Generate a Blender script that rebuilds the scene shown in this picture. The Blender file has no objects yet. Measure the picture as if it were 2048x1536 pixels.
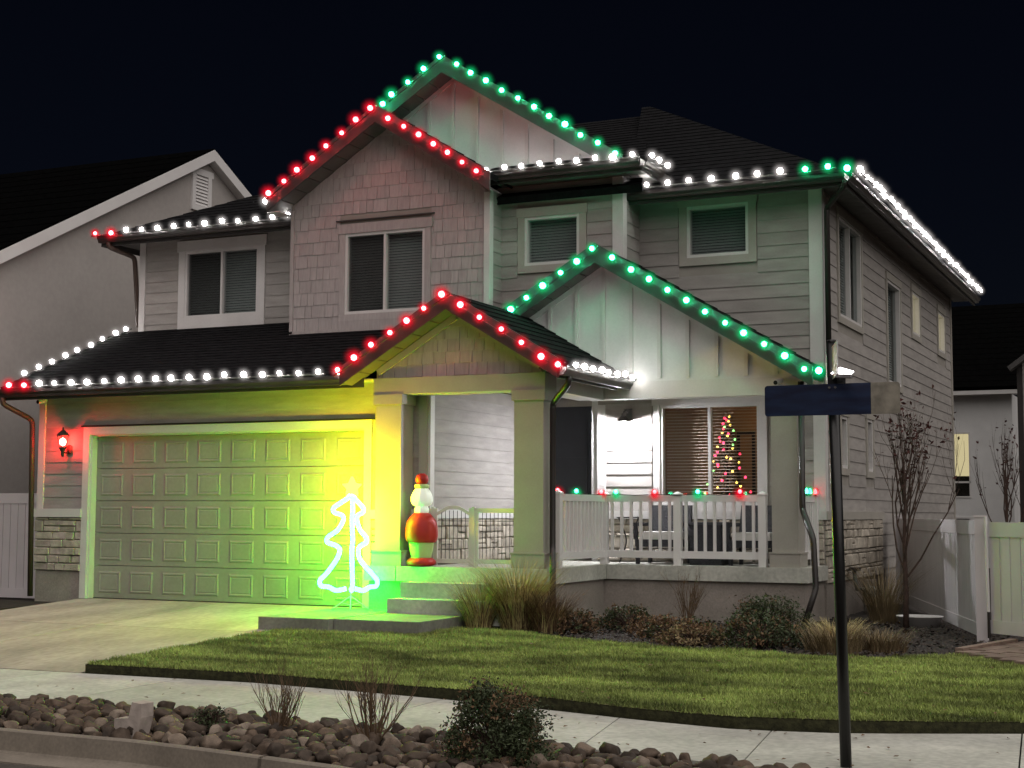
import bpy, math, random
from mathutils import Vector, Matrix, noise
R = math.radians
rnd = random.Random(7)
scene = bpy.context.scene
COL = scene.collection

# ------------------------------------------------------------------ camera
cam = bpy.data.cameras.new('camera')
cam.sensor_width = 36.0
cam.lens = 2967.1 / 2048 * 36.0
cam.clip_start = 0.1
cam.clip_end = 2000
camo = bpy.data.objects.new('camera', cam)
COL.objects.link(camo)
_r = Vector((0.9071754, 0.4207358, 0.0037732)); _u = Vector((0.0329673, -0.0800173, 0.9962482)); _f = Vector((-0.4194592, 0.9036474, 0.0864602))
camo.matrix_world = Matrix(((_r.x, _u.x, -_f.x, 16.5953), (_r.y, _u.y, -_f.y, -18.0837), (_r.z, _u.z, -_f.z, 1.3228), (0, 0, 0, 1)))
scene.camera = camo

# ------------------------------------------------------------------ night sky, one soft sun lamp, exposure
SUN_EL, SUN_AZ = R(61), R(126)     # azimuth: where the light comes from, clockwise from +y
world = bpy.data.worlds.new('World'); scene.world = world; world.use_nodes = True
wn, wl_ = world.node_tree.nodes, world.node_tree.links
bg = wn['Background']
sky = wn.new('ShaderNodeTexSky'); sky.sky_type = 'NISHITA'; sky.sun_disc = False
sky.sun_elevation = SUN_EL; sky.sun_rotation = SUN_AZ
tint = wn.new('ShaderNodeMix'); tint.data_type = 'RGBA'; tint.blend_type = 'MULTIPLY'; tint.inputs[0].default_value = 1.0
wl_.new(sky.outputs[0], tint.inputs[6]); tint.inputs[7].default_value = (0.75, 0.72, 1.0, 1)
wl_.new(tint.outputs[2], bg.inputs[0]); bg.inputs[1].default_value = 0.0011
sl = bpy.data.lights.new('sun', 'SUN'); sl.energy = 2.65; sl.angle = R(110); sl.color = (1.0, 0.93, 0.885)
so = bpy.data.objects.new('sun', sl); COL.objects.link(so)
_d = Vector((-math.sin(SUN_AZ) * math.cos(SUN_EL), -math.cos(SUN_AZ) * math.cos(SUN_EL), -math.sin(SUN_EL)))
so.rotation_euler = _d.to_track_quat('-Z', 'Y').to_euler(); so.location = (14, -20, 20)
vs = scene.view_settings
vs.view_transform = 'Standard'; vs.look = 'None'; vs.exposure = 0.0; vs.gamma = 1.0; vs.use_curve_mapping = False
scene.cycles.use_denoising = True
scene.cycles.max_bounces = 6; scene.cycles.diffuse_bounces = 3; scene.cycles.glossy_bounces = 3
scene.cycles.transparent_max_bounces = 40; scene.cycles.sample_clamp_indirect = 4.0
scene.cycles.caustics_reflective = False; scene.cycles.caustics_refractive = False
scene.cycles.use_light_tree = True

# ------------------------------------------------------------------ materials
MATS = {}
def mat(name, col, rough=0.7, var=0.12, scale=6.0, bump=0.0, metal=0.0, stretch=(1, 1, 1), spec=0.3, detail=4, objvar=0.0, fine=0.0):
    m = bpy.data.materials.new(name); m.use_nodes = True
    n, l = m.node_tree.nodes, m.node_tree.links
    b = n['Principled BSDF']; b.inputs['Roughness'].default_value = rough; b.inputs['Metallic'].default_value = metal
    b.inputs['Specular IOR Level'].default_value = spec
    tc = n.new('ShaderNodeNewGeometry'); mp = n.new('ShaderNodeMapping'); mp.inputs['Scale'].default_value = stretch
    l.new(tc.outputs['Position'], mp.inputs[0])
    nz = n.new('ShaderNodeTexNoise'); nz.inputs['Scale'].default_value = scale; nz.inputs['Detail'].default_value = detail
    l.new(mp.outputs[0], nz.inputs['Vector'])
    rp = n.new('ShaderNodeMapRange'); rp.inputs[1].default_value = 0.3; rp.inputs[2].default_value = 0.7
    rp.inputs[3].default_value = 1 - var; rp.inputs[4].default_value = 1 + var
    l.new(nz.outputs[0], rp.inputs[0])
    val = rp.outputs[0]
    if fine:
        n2 = n.new('ShaderNodeTexNoise'); n2.inputs['Scale'].default_value = scale * 14; n2.inputs['Detail'].default_value = 2
        l.new(mp.outputs[0], n2.inputs['Vector'])
        r2 = n.new('ShaderNodeMapRange'); r2.inputs[1].default_value = 0.3; r2.inputs[2].default_value = 0.7
        r2.inputs[3].default_value = 1 - fine; r2.inputs[4].default_value = 1 + fine; l.new(n2.outputs[0], r2.inputs[0])
        mu = n.new('ShaderNodeMath'); mu.operation = 'MULTIPLY'; l.new(val, mu.inputs[0]); l.new(r2.outputs[0], mu.inputs[1]); val = mu.outputs[0]
    if objvar:
        oi = n.new('ShaderNodeObjectInfo'); r3 = n.new('ShaderNodeMapRange'); r3.inputs[3].default_value = 1 - objvar; r3.inputs[4].default_value = 1 + objvar
        l.new(oi.outputs['Random'], r3.inputs[0])
        mu = n.new('ShaderNodeMath'); mu.operation = 'MULTIPLY'; l.new(val, mu.inputs[0]); l.new(r3.outputs[0], mu.inputs[1]); val = mu.outputs[0]
    vm = n.new('ShaderNodeVectorMath'); vm.operation = 'SCALE'; vm.inputs[0].default_value = col[:3]; l.new(val, vm.inputs['Scale'])
    l.new(vm.outputs[0], b.inputs['Base Color'])
    if bump:
        bp = n.new('ShaderNodeBump'); bp.inputs['Strength'].default_value = bump; bp.inputs['Distance'].default_value = 0.02
        l.new(nz.outputs[0], bp.inputs['Height']); l.new(bp.outputs[0], b.inputs['Normal'])
    MATS[name] = m
    return m
def emit(name, col, strength, sample=True):
    m = bpy.data.materials.new(name); m.use_nodes = True
    n, l = m.node_tree.nodes, m.node_tree.links; n.clear()
    o = n.new('ShaderNodeOutputMaterial'); e = n.new('ShaderNodeEmission')
    e.inputs[0].default_value = (*col, 1); e.inputs[1].default_value = strength; l.new(e.outputs[0], o.inputs[0])
    if not sample: m.cycles.emission_sampling = 'NONE'
    return m
def halo_mat(name, col, strength, fac, rmax=0.165):
    """bloom painted as emission on clear shells: thins out towards the rim"""
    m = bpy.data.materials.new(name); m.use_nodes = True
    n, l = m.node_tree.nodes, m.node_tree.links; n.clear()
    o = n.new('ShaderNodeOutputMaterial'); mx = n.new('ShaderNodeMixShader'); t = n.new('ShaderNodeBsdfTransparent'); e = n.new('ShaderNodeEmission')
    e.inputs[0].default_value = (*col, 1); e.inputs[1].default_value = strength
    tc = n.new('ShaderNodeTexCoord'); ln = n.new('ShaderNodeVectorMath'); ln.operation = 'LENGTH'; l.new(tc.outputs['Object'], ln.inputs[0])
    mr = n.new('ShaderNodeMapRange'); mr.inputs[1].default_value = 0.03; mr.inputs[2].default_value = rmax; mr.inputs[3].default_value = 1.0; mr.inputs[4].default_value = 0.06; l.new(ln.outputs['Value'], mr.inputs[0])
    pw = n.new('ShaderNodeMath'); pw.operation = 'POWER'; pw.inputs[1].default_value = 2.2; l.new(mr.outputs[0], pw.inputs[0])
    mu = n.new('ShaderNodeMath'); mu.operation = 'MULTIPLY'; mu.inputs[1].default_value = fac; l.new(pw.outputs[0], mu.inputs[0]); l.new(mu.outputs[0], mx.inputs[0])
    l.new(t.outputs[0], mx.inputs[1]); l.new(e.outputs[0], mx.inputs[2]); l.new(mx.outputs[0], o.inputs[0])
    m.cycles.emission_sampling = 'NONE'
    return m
def glass(name, tintc=(0.8, 0.85, 0.85), fac=0.12, rough=0.02):
    m = bpy.data.materials.new(name); m.use_nodes = True
    n, l = m.node_tree.nodes, m.node_tree.links; n.clear()
    o = n.new('ShaderNodeOutputMaterial'); mx = n.new('ShaderNodeMixShader'); t = n.new('ShaderNodeBsdfTransparent'); g = n.new('ShaderNodeBsdfGlossy')
    t.inputs[0].default_value = (*tintc, 1); g.inputs['Roughness'].default_value = rough; mx.inputs[0].default_value = fac
    l.new(t.outputs[0], mx.inputs[1]); l.new(g.outputs[0], mx.inputs[2]); l.new(mx.outputs[0], o.inputs[0])
    return m

SIDING = mat('fibre_cement_siding', (0.325, 0.305, 0.285), 0.75, 0.13, 2.2, 0.15, stretch=(1, 1, 5), objvar=0.09, fine=0.06)
SHAKE = mat('shake_siding', (0.385, 0.35, 0.34), 0.8, 0.1, 5.0, 0.2, stretch=(6, 6, 1), objvar=0.08, fine=0.05)
PANELW = mat('pale_panel_board', (0.64, 0.64, 0.63), 0.7, 0.06, 2.5, 0.1, fine=0.03)
WALLB = mat('wall_sheathing', (0.30, 0.28, 0.25), 0.8, 0.08, 4)
TRIM = mat('white_trim_paint', (0.60, 0.585, 0.57), 0.55, 0.05, 3.0, 0.08, fine=0.03)
TRIMG = mat('beige_trim_paint', (0.36, 0.34, 0.30), 0.6, 0.06, 3.0, 0.08, fine=0.03)
VINYL = mat('white_vinyl', (0.72, 0.70, 0.69), 0.45, 0.04, 2.0, objvar=0.03)
FENCEV = mat('vinyl_fence_board', (0.62, 0.58, 0.59), 0.5, 0.06, 2.0, objvar=0.04)
DARK = mat('dark_bronze_metal', (0.022, 0.018, 0.016), 0.4, 0.2, 4, metal=0.0, spec=0.5)
FASCIA = mat('dark_fascia', (0.065, 0.062, 0.06), 0.5, 0.15, 4)
SOFFIT = mat('soffit_panel', (0.12, 0.11, 0.105), 0.6, 0.1, 4)
SHINGLE = mat('asphalt_shingle', (0.010, 0.0098, 0.0108), 0.95, 0.35, 9.0, 0.3, spec=0.05, fine=0.5)
BLACKROOF = mat('black_shingle', (0.0025, 0.0025, 0.0025), 1.0, 0.3, 9.0, spec=0.0)
DOORP = mat('garage_door_paint', (0.28, 0.27, 0.235), 0.5, 0.09, 1.5, detail=7, fine=0.05)
STONEM = mat('cut_veneer_stone', (0.40, 0.36, 0.30), 0.85, 0.25, 9.0, 0.6, objvar=0.22, fine=0.2)
MORTAR = mat('mortar', (0.10, 0.09, 0.08), 0.9, 0.2, 12)
STUCCO = mat('foundation_stucco', (0.28, 0.25, 0.22), 0.9, 0.12, 3.0, 0.3, fine=0.12)
CONC = mat('concrete_slab', (0.46, 0.46, 0.41), 0.85, 0.2, 1.4, 0.15, detail=10, objvar=0.07, fine=0.14)
CONCD = mat('concrete_drive', (0.39, 0.345, 0.29), 0.85, 0.24, 0.9, 0.15, stretch=(1.6, 0.6, 1), detail=10, objvar=0.06, fine=0.14)
CONCW = mat('concrete_walk', (0.20, 0.20, 0.17), 0.85, 0.2, 1.6, 0.15, detail=10, objvar=0.06, fine=0.14)
KERB = mat('kerb_concrete', (0.22, 0.19, 0.155), 0.85, 0.15, 3.0, 0.2, fine=0.12)
ASPH = mat('asphalt', (0.075, 0.066, 0.056), 0.9, 0.2, 4.0, 0.3, fine=0.3)
SOIL = mat('dark_soil', (0.03, 0.024, 0.02), 0.95, 0.4, 8.0, 0.8, fine=0.4)
MULCH = mat('mulch', (0.035, 0.03, 0.027), 0.95, 0.5, 14.0, 1.0, fine=0.5)
ROCKM = mat('river_rock', (0.085, 0.066, 0.052), 0.75, 0.35, 14.0, 0.4, fine=0.2)
def _rock_tones():
    n, l = ROCKM.node_tree.nodes, ROCKM.node_tree.links; b = n['Principled BSDF']; src = b.inputs['Base Color'].links[0].from_socket
    g = n.new('ShaderNodeNewGeometry'); o = n.new('ShaderNodeObjectInfo'); a = n.new('ShaderNodeMath'); a.operation = 'ADD'; l.new(g.outputs['Random Per Island'], a.inputs[0]); l.new(o.outputs['Random'], a.inputs[1])
    f = n.new('ShaderNodeMath'); f.operation = 'FRACT'; l.new(a.outputs[0], f.inputs[0])
    r = n.new('ShaderNodeValToRGB'); r.color_ramp.elements[0].color = (0.45, 0.45, 0.45, 1); r.color_ramp.elements[1].color = (2.6, 2.7, 2.7, 1); r.color_ramp.elements[1].position = 1.0
    e = r.color_ramp.elements.new(0.55); e.color = (1.0, 0.92, 0.85, 1); e = r.color_ramp.elements.new(0.85); e.color = (1.5, 1.35, 1.2, 1)
    l.new(f.outputs[0], r.inputs[0]); m = n.new('ShaderNodeMix'); m.data_type = 'RGBA'; m.blend_type = 'MULTIPLY'; m.inputs[0].default_value = 1; l.new(src, m.inputs[6]); l.new(r.outputs[0], m.inputs[7]); l.new(m.outputs[2], b.inputs['Base Color'])
_rock_tones()
PALEROCK = mat('pale_rock', (0.42, 0.36, 0.32), 0.8, 0.2, 12.0, 0.4)
LAWNB = mat('turf_base', (0.09, 0.09, 0.03), 0.95, 0.35, 2.0, 0.5, detail=8, fine=0.4)
BLADE = mat('grass_blade', (0.25, 0.31, 0.085), 0.75, 0.75, 1.6, stretch=(0.6, 1.6, 1), detail=8, fine=0.45)
BLACK = mat('dark_room', (0.004, 0.004, 0.004), 0.9, 0.1, 2)
BLINDM = mat('blind_slat', (0.52, 0.52, 0.50), 0.6, 0.05, 4)
PANE = glass('window_glass', (0.80, 0.83, 0.83), 0.10, 0.03)
PANEC = glass('clear_window_glass', (0.92, 0.92, 0.90), 0.06, 0.02)
SCREEN = glass('insect_screen', (0.72, 0.72, 0.72), 0.03, 0.5)
BARK = mat('bark', (0.07, 0.045, 0.035), 0.9, 0.3, 20, 0.4)
TWIG = mat('dry_twig', (0.13, 0.085, 0.05), 0.9, 0.3, 20)
LEAFG = mat('evergreen_leaf', (0.045, 0.06, 0.025), 0.6, 0.45, 9.0, fine=0.3)
LEAFB = mat('dead_leaf', (0.14, 0.085, 0.045), 0.8, 0.4, 9.0)
STRAW = mat('straw_grass', (0.48, 0.40, 0.18), 0.8, 0.35, 6.0)
STRAWD = mat('dull_straw', (0.20, 0.15, 0.08), 0.8, 0.35, 6.0)
LEAFR = mat('dark_red_leaf', (0.06, 0.018, 0.015), 0.8, 0.3, 9.0)

# ------------------------------------------------------------------ helpers
WL = {}                       # world location of every object (nothing is rotated when parented)
def link(o, parent=None, loc=(0, 0, 0)):
    COL.objects.link(o)
    loc = Vector(loc); WL[o.name] = loc.copy()
    o.location = loc
    if parent:
        o.parent = parent; o.matrix_parent_inverse = Matrix.Translation(-WL[parent.name])
    return o
def thing(name, label, cat, loc, group=None, parent=None, kind=None):
    o = bpy.data.objects.new(name, None); o.empty_display_size = 0.2
    link(o, parent, loc); tag(o, label, cat, group, kind)
    return o
def tag(o, label=None, cat=None, group=None, kind=None):
    if label: o['label'] = label
    if cat: o['category'] = cat
    if group: o['group'] = group
    if kind: o['kind'] = kind
    return o
def part(name, parent, loc):
    o = bpy.data.objects.new(name, None); o.empty_display_size = 0.1
    return link(o, parent, loc)
def mesh(name, verts, faces, m, parent=None, smooth=False, origin=None):
    vs_ = [Vector(v) for v in verts]
    if origin is None:
        mn = [min(v[i] for v in vs_) for i in range(3)]; mx = [max(v[i] for v in vs_) for i in range(3)]
        origin = Vector(((mn[0] + mx[0]) / 2, (mn[1] + mx[1]) / 2, mn[2]))
    origin = Vector(origin)
    me = bpy.data.meshes.new(name); me.from_pydata([v - origin for v in vs_], [], faces); me.update()
    mm = m if isinstance(m, (list, tuple)) else [m]
    for x in mm: me.materials.append(x)
    if smooth: me.polygons.foreach_set('use_smooth', [True] * len(me.polygons))
    return link(bpy.data.objects.new(name, me), parent, origin)
def inst(name, me, parent, loc, rot=None, scale=None):
    o = bpy.data.objects.new(name, me); link(o, parent, loc)
    if rot: o.rotation_euler = rot
    if scale: o.scale = scale
    return o
BOXF = [(0, 1, 3, 2), (4, 6, 7, 5), (0, 4, 5, 1), (2, 3, 7, 6), (0, 2, 6, 4), (1, 5, 7, 3)]
class MB:
    def __init__(s): s.v = []; s.f = []
    def add(s, v, f):
        k = len(s.v); s.v += [tuple(p) for p in v]; s.f += [tuple(i + k for i in q) for q in f]
    def box(s, x0, x1, y0, y1, z0, z1):
        s.add([(x, y, z) for x in (x0, x1) for y in (y0, y1) for z in (z0, z1)], BOXF)
    def bar(s, p0, p1, w, h, up=(0, 0, 1)):
        p0, p1 = Vector(p0), Vector(p1); d = (p1 - p0).normalized(); sd = d.cross(Vector(up)).normalized(); u2 = sd.cross(d)
        v = []
        for a in (p0, p1):
            for b in (-1, 1):
                for c in (-1, 1): v.append(a + sd * b * w / 2 + u2 * c * h / 2)
        s.add(v, BOXF)
    def tube(s, pts, r, n=8, cap=True):
        pts = [Vector(p) for p in pts]; rs = r if isinstance(r, (list, tuple)) else [r] * len(pts)
        k = len(s.v); prev = None
        for i, p in enumerate(pts):
            d = (pts[min(i + 1, len(pts) - 1)] - pts[max(i - 1, 0)]).normalized()
            if prev is None:
                a = d.orthogonal().normalized()
            else:
                a = (prev - d * prev.dot(d))
                a = a.normalized() if a.length > 1e-6 else d.orthogonal().normalized()
            prev = a; b = d.cross(a)
            for j in range(n):
                t = 2 * math.pi * j / n
                s.v.append(tuple(p + (a * math.cos(t) + b * math.sin(t)) * rs[i]))
        for i in range(len(pts) - 1):
            for j in range(n):
                s.f.append((k + i * n + j, k + i * n + (j + 1) % n, k + (i + 1) * n + (j + 1) % n, k + (i + 1) * n + j))
        if cap:
            s.f.append(tuple(k + j for j in reversed(range(n)))); s.f.append(tuple(k + (len(pts) - 1) * n + j for j in range(n)))
    def lathe(s, c, prof, n=16):
        k = len(s.v)
        for r, z in prof:
            for j in range(n):
                t = 2 * math.pi * j / n; s.v.append((c[0] + r * math.cos(t), c[1] + r * math.sin(t), c[2] + z))
        for i in range(len(prof) - 1):
            for j in range(n):
                s.f.append((k + i * n + j, k + i * n + (j + 1) % n, k + (i + 1) * n + (j + 1) % n, k + (i + 1) * n + j))
        s.f.append(tuple(k + j for j in reversed(range(n)))); s.f.append(tuple(k + (len(prof) - 1) * n + j for j in range(n)))
    def prism(s, poly, axis, a, b):
        # poly in the two other axes, extruded along axis (0 x, 1 y, 2 z)
        def P(u, v, t): return {0: (t, u, v), 1: (u, t, v), 2: (u, v, t)}[axis]
        n = len(poly); s.add([P(u, v, a) for u, v in poly] + [P(u, v, b) for u, v in poly],
              [tuple(range(n))[::-1], tuple(range(n, 2 * n))] + [(i, (i + 1) % n, n + (i + 1) % n, n + i) for i in range(n)])
    def build(s, name, m, parent=None, smooth=False, origin=None): return mesh(name, s.v, s.f, m, parent, smooth, origin)
class Frame:
    """a wall plane: u runs along it, d is the distance out of it"""
    def __init__(s, kind, at): s.k = kind; s.at = at
    def p(s, u, z, d): return (u, s.at - d, z) if s.k == 'front' else (s.at + d, u, z)
    def box(s, mb, u0, u1, z0, z1, d0, d1): mb.add([s.p(u, z, d) for u in (u0, u1) for d in (d0, d1) for z in (z0, z1)], BOXF)
    def plank(s, mb, u0, u1, z0, z1, t0, t1, d0=0.0):
        v = [s.p(u, z, d) for u in (u0, u1) for (z, d) in ((z0, d0), (z0, d0 + t0), (z1, d0 + t1), (z1, d0))]
        mb.add(v, [(0, 1, 2, 3), (7, 6, 5, 4), (0, 4, 5, 1), (1, 5, 6, 2), (2, 6, 7, 3), (3, 7, 4, 0)])
def fbox(name, F, u0, u1, z0, z1, d0, d1, m, parent):
    mb = MB(); F.box(mb, u0, u1, z0, z1, d0, d1); return mb.build(name, m, parent)
def cbox(name, x0, x1, y0, y1, z0, z1, m, parent=None):
    mb = MB(); mb.box(x0, x1, y0, y1, z0, z1); return mb.build(name, m, parent)
def spans(u0, u1, holes, z0, z1):
    cuts = sorted([(max(u0, h[0]), min(u1, h[1])) for h in holes if h[0] < u1 and h[1] > u0 and h[2] < z1 - 0.02 and h[3] > z0 + 0.02])
    out, c = [], u0
    for a, b in cuts:
        if a > c + 0.03: out.append((c, a))
        c = max(c, b)
    if u1 > c + 0.03: out.append((c, u1))
    return out
def sheathing(name, parent, F, u0, u1, z0, z1, holes, m=WALLB, depth=0.15, limit=None):
    mb = MB(); zs = sorted({z0, z1, *[h[2] for h in holes if z0 < h[2] < z1], *[h[3] for h in holes if z0 < h[3] < z1]})
    for a, b in zip(zs, zs[1:]):
        for (p, q) in spans(u0, u1, [h for h in holes if h[2] < b - 1e-4 and h[3] > a + 1e-4], a - 0.05, b + 0.05): F.box(mb, p, q, a, b, -depth, 0.0)
    return mb.build(name, m, parent)
def lap(parent, F, u0, u1, z0, z1, holes, exp=0.18, m=SIDING):
    z = z0
    while z < z1 - 0.02:
        zt = min(z + exp, z1)
        for a, b in spans(u0, u1, holes, z, zt):
            # stagger joints on long runs
            pts = [a]
            if b - a > 4.2:
                c = a + rnd.uniform(1.5, 3.6)
                while c < b - 1.0: pts.append(c); c += 3.66
            pts.append(b)
            for p, q in zip(pts, pts[1:]):
                mb = MB(); F.plank(mb, p + 0.0015, q - 0.0015, z, zt + 0.01, 0.017, 0.005); mb.build('plank', m, parent)
        z += exp
def stonework(parent, F, u0, u1, z0, z1, d0=0.0):
    z = z0; row = 0
    while z < z1 - 0.03:
        h = rnd.choice([0.06, 0.12, 0.15, 0.18]); h = min(h, z1 - z)
        if z1 - (z + h) < 0.05: h = z1 - z
        u = u0
        while u < u1 - 0.02:
            w = rnd.uniform(0.14, 0.36) * (1.2 if h < 0.1 else 1); w = min(w, u1 - u)
            if u1 - (u + w) < 0.09: w = u1 - u
            def stone(a, b, c, d):
                t = rnd.uniform(0.03, 0.06); j = 0.006
                a, b, c, d = a + j, b - j, c + j, d - j; e = 0.012
                q = lambda: rnd.uniform(-0.006, 0.006)
                v = [F.p(a, c, d0), F.p(b, c, d0), F.p(b, d, d0), F.p(a, d, d0)]
                v += [F.p(a + q(), c + q(), d0 + t - e), F.p(b + q(), c + q(), d0 + t - e), F.p(b + q(), d + q(), d0 + t - e), F.p(a + q(), d + q(), d0 + t - e)]
                v += [F.p(a + e + q(), c + e, d0 + t + q()), F.p(b - e + q(), c + e, d0 + t + q()), F.p(b - e + q(), d - e, d0 + t + q()), F.p(a + e + q(), d - e, d0 + t + q())]
                f = [(0, 1, 5, 4), (1, 2, 6, 5), (2, 3, 7, 6), (3, 0, 4, 7), (4, 5, 9, 8), (5, 6, 10, 9), (6, 7, 11, 10), (7, 4, 8, 11), (8, 9, 10, 11)]
                mesh('stone', v, f, STONEM, parent)
            if h > 0.12 and w > 0.2 and rnd.random() < 0.3:
                stone(u, u + w, z, z + h * 0.5); stone(u, u + w, z + h * 0.5, z + h)
            else: stone(u, u + w, z, z + h)
            u += w
        z += h; row += 1
def shakes(parent, F, z0, z1, lim, holes, exp=0.2):
    z = z0; row = 0
    while z < z1 - 0.03:
        zt = z + exp; a0, b0 = lim(z + 0.02); a1, b1 = lim(zt)
        u = a0 - rnd.uniform(0, 0.12)
        while u < b0:
            w = rnd.choice([0.12, 0.15, 0.18, 0.22, 0.25])
            p, q = max(u, a0), min(u + w, b0); u += w
            for (p2, q2) in spans(p, q, holes, z, zt):
                if q2 - p2 < 0.03: continue
                pt, qt = max(p2, a1), min(q2, b1)
                if qt - pt < 0.01: pt = qt = max(min((p2 + q2) / 2, b1), a1); qt += 0.004
                zz = z + rnd.uniform(-0.006, 0.006); g = 0.004; t0 = rnd.uniform(0.012, 0.018)
                v = [F.p(p2 + g, zz, 0), F.p(p2 + g, zz, t0), F.p(pt + g * 0.5, zt + 0.01, 0.006), F.p(pt + g * 0.5, zt + 0.01, 0),
                     F.p(q2 - g, zz, 0), F.p(q2 - g, zz, t0), F.p(qt - g * 0.5, zt + 0.01, 0.006), F.p(qt - g * 0.5, zt + 0.01, 0)]
                mesh('shake', v, [(0, 1, 2, 3), (7, 6, 5, 4), (0, 4, 5, 1), (1, 5, 6, 2), (2, 6, 7, 3), (3, 7, 4, 0)], SHAKE, parent)
        z = zt; row += 1
def window(parent, F, u0, u1, z0, z1, mull=True, casing=0.13, cm=TRIM, head=0.05, blind=True, pane=PANE, room=True, screen=None, blind_part=None, sill=True, lit=None, name='window'):
    w = part(name, parent, F.p((u0 + u1) / 2, z0, 0))
    if casing:
        c = casing
        for (a, b, e, g) in ((u0 - c, u0, z0, z1), (u1, u1 + c, z0, z1)): fbox('casing', F, a, b, e, g, 0.0, 0.032, cm, w)
        fbox('casing', F, u0 - c - head * 0.6, u1 + c + head * 0.6, z1, z1 + c + head, 0.0, 0.042, cm, w)
        if sill: fbox('casing', F, u0 - c, u1 + c, z0 - c, z0, 0.0, 0.032, cm, w)
    fr = 0.045; mb = MB()
    for (a, b, e, g) in ((u0, u0 + fr, z0, z1), (u1 - fr, u1, z0, z1), (u0 + fr, u1 - fr, z0, z0 + fr), (u0 + fr, u1 - fr, z1 - fr, z1)): F.box(mb, a, b, e, g, -0.1, 0.02)
    um = (u0 + u1) / 2
    if mull: F.box(mb, um - 0.022, um + 0.022, z0 + fr, z1 - fr, -0.08, 0.012)
    mb.build('frame', TRIM, w)
    ps = [(u0 + fr, um - 0.022), (um + 0.022, u1 - fr)] if mull else [(u0 + fr, u1 - fr)]
    for i, (a, b) in enumerate(ps):
        fbox('pane', F, a, b, z0 + fr, z1 - fr, -0.06 + 0.012 * i, -0.055 + 0.012 * i, pane, w)
        if screen == i: fbox('insect_screen', F, a, b, z0 + fr, z1 - fr, -0.03, -0.028, SCREEN, w)
    if blind:
        mb = MB(); z = z0 + 0.02
        lo, hi = blind_part or (0, 1)
        while z < z1 - 0.02:
            F.plank(mb, u0 + 0.02, u1 - 0.02, z, z + 0.036, 0.018, 0.002, d0=-0.15); z += 0.043
        tag(mb.build('blind', BLINDM, w), kind='stuff')
    if room:
        mb = MB(); F.box(mb, u0 - 0.02, u1 + 0.02, z0 - 0.02, z1 + 0.02, -0.6, -0.58)
        for a in ((u0 - 0.05, u0 - 0.02), (u1 + 0.02, u1 + 0.05)): F.box(mb, a[0], a[1], z0 - 0.05, z1 + 0.05, -0.6, -0.16)
        for a in ((z0 - 0.05, z0 - 0.02), (z1 + 0.02, z1 + 0.05)): F.box(mb, u0 - 0.02, u1 + 0.02, a[0], a[1], -0.6, -0.16)
        mb.build('room', lit or BLACK, w)
    return w
def roof_plane(name, parent, e0, e1, t1, t0, rows, thick=0.10, m=SHINGLE):
    """e0,e1 eave ends; t1,t0 top ends: stepped shingle courses as one mesh"""
    e0, e1, t1, t0 = map(Vector, (e0, e1, t1, t0)); mb = MB()
    nrm = (e1 - e0).cross(t0 - e0).normalized()
    if nrm.z < 0: nrm = -nrm
    for i in range(rows):
        a, b = i / rows, (i + 1) / rows
        L0, R0, L1, R1 = e0.lerp(t0, a), e1.lerp(t1, a), e0.lerp(t0, b), e1.lerp(t1, b)
        k = len(mb.v)
        mb.v += [tuple(p) for p in (L0 + nrm * 0.014, R0 + nrm * 0.014, R1 + nrm * 0.002, L1 + nrm * 0.002, L0, R0)]
        mb.f += [(k, k + 1, k + 2, k + 3), (k + 4, k + 5, k + 1, k)]
    d = nrm * -thick; c = [e0, e1, t1, t0]
    mb.add([p for p in c] + [p + d for p in c], [(4, 5, 6, 7), (0, 1, 5, 4), (1, 2, 6, 5), (2, 3, 7, 6), (3, 0, 4, 7)])
    return mb.build(name, m, parent)
def gutter(parent, p0, p1, out, m=DARK):
    """K-style gutter hung outside the eave line; out = horizontal outward unit vector"""
    p0, p1, out = Vector(p0), Vector(p1), Vector(out); mb = MB()
    prof = [(0, 0), (0, -0.12), (0.075, -0.12), (0.085, -0.085), (0.115, -0.05), (0.115, 0), (0.105, 0), (0.105, -0.045), (0.075, -0.08), (0.066, -0.112), (0.01, -0.112), (0.01, 0)]
    n = len(prof); v = []
    for p in (p0, p1): v += [p + out * a + Vector((0, 0, b)) for a, b in prof]
    mb.add(v, [(i, (i + 1) % n, n + (i + 1) % n, n + i) for i in range(n)] + [tuple(range(n))[::-1], tuple(range(n, 2 * n))])
    return mb.build('gutter', m, parent)
def downspout(parent, pts, r=0.042, m=DARK):
    mb = MB(); P = [Vector(p) for p in pts]; out = [P[0]]
    for i in range(1, len(P) - 1):       # rounded elbows
        a = P[i] + (P[i - 1] - P[i]).normalized() * min(0.07, (P[i - 1] - P[i]).length * 0.4); b = P[i] + (P[i + 1] - P[i]).normalized() * min(0.07, (P[i + 1] - P[i]).length * 0.4)
        out += [a, a.lerp(P[i], 0.6).lerp(b, 0.2), b.lerp(P[i], 0.6).lerp(a, 0.2), b]
    out.append(P[-1]); mb.tube(out, r, 8)
    return mb.build('downspout', m, parent, smooth=True)

# ------------------------------------------------------------------ ground, road, pavement
def ground_z(x, y):
    if y > -2.4: return -0.14
    t = min(1, (-2.4 - y) / 3.5); return -0.14 - 0.10 * t
tag(mesh('ground', [(-400, -400, -0.62), (400, -400, -0.62), (400, 700, -0.62), (-400, 700, -0.62)], [(0, 1, 2, 3)], SOIL), kind='structure')
# yard soil under lawn and beds, and dark side yards
mb = MB(); mb.box(-30, 60, -5.9, 1.0, -0.60, -0.42); mb.box(-30, 60, 1.01, 60, -0.60, -0.19); tag(mb.build('yard_soil', SOIL), kind='structure')
mb = MB(); mb.box(-30, 0.84, -5.8, 0.1, -0.5, -0.08); tag(mb.build('side_yard', SOIL), kind='structure')

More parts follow.
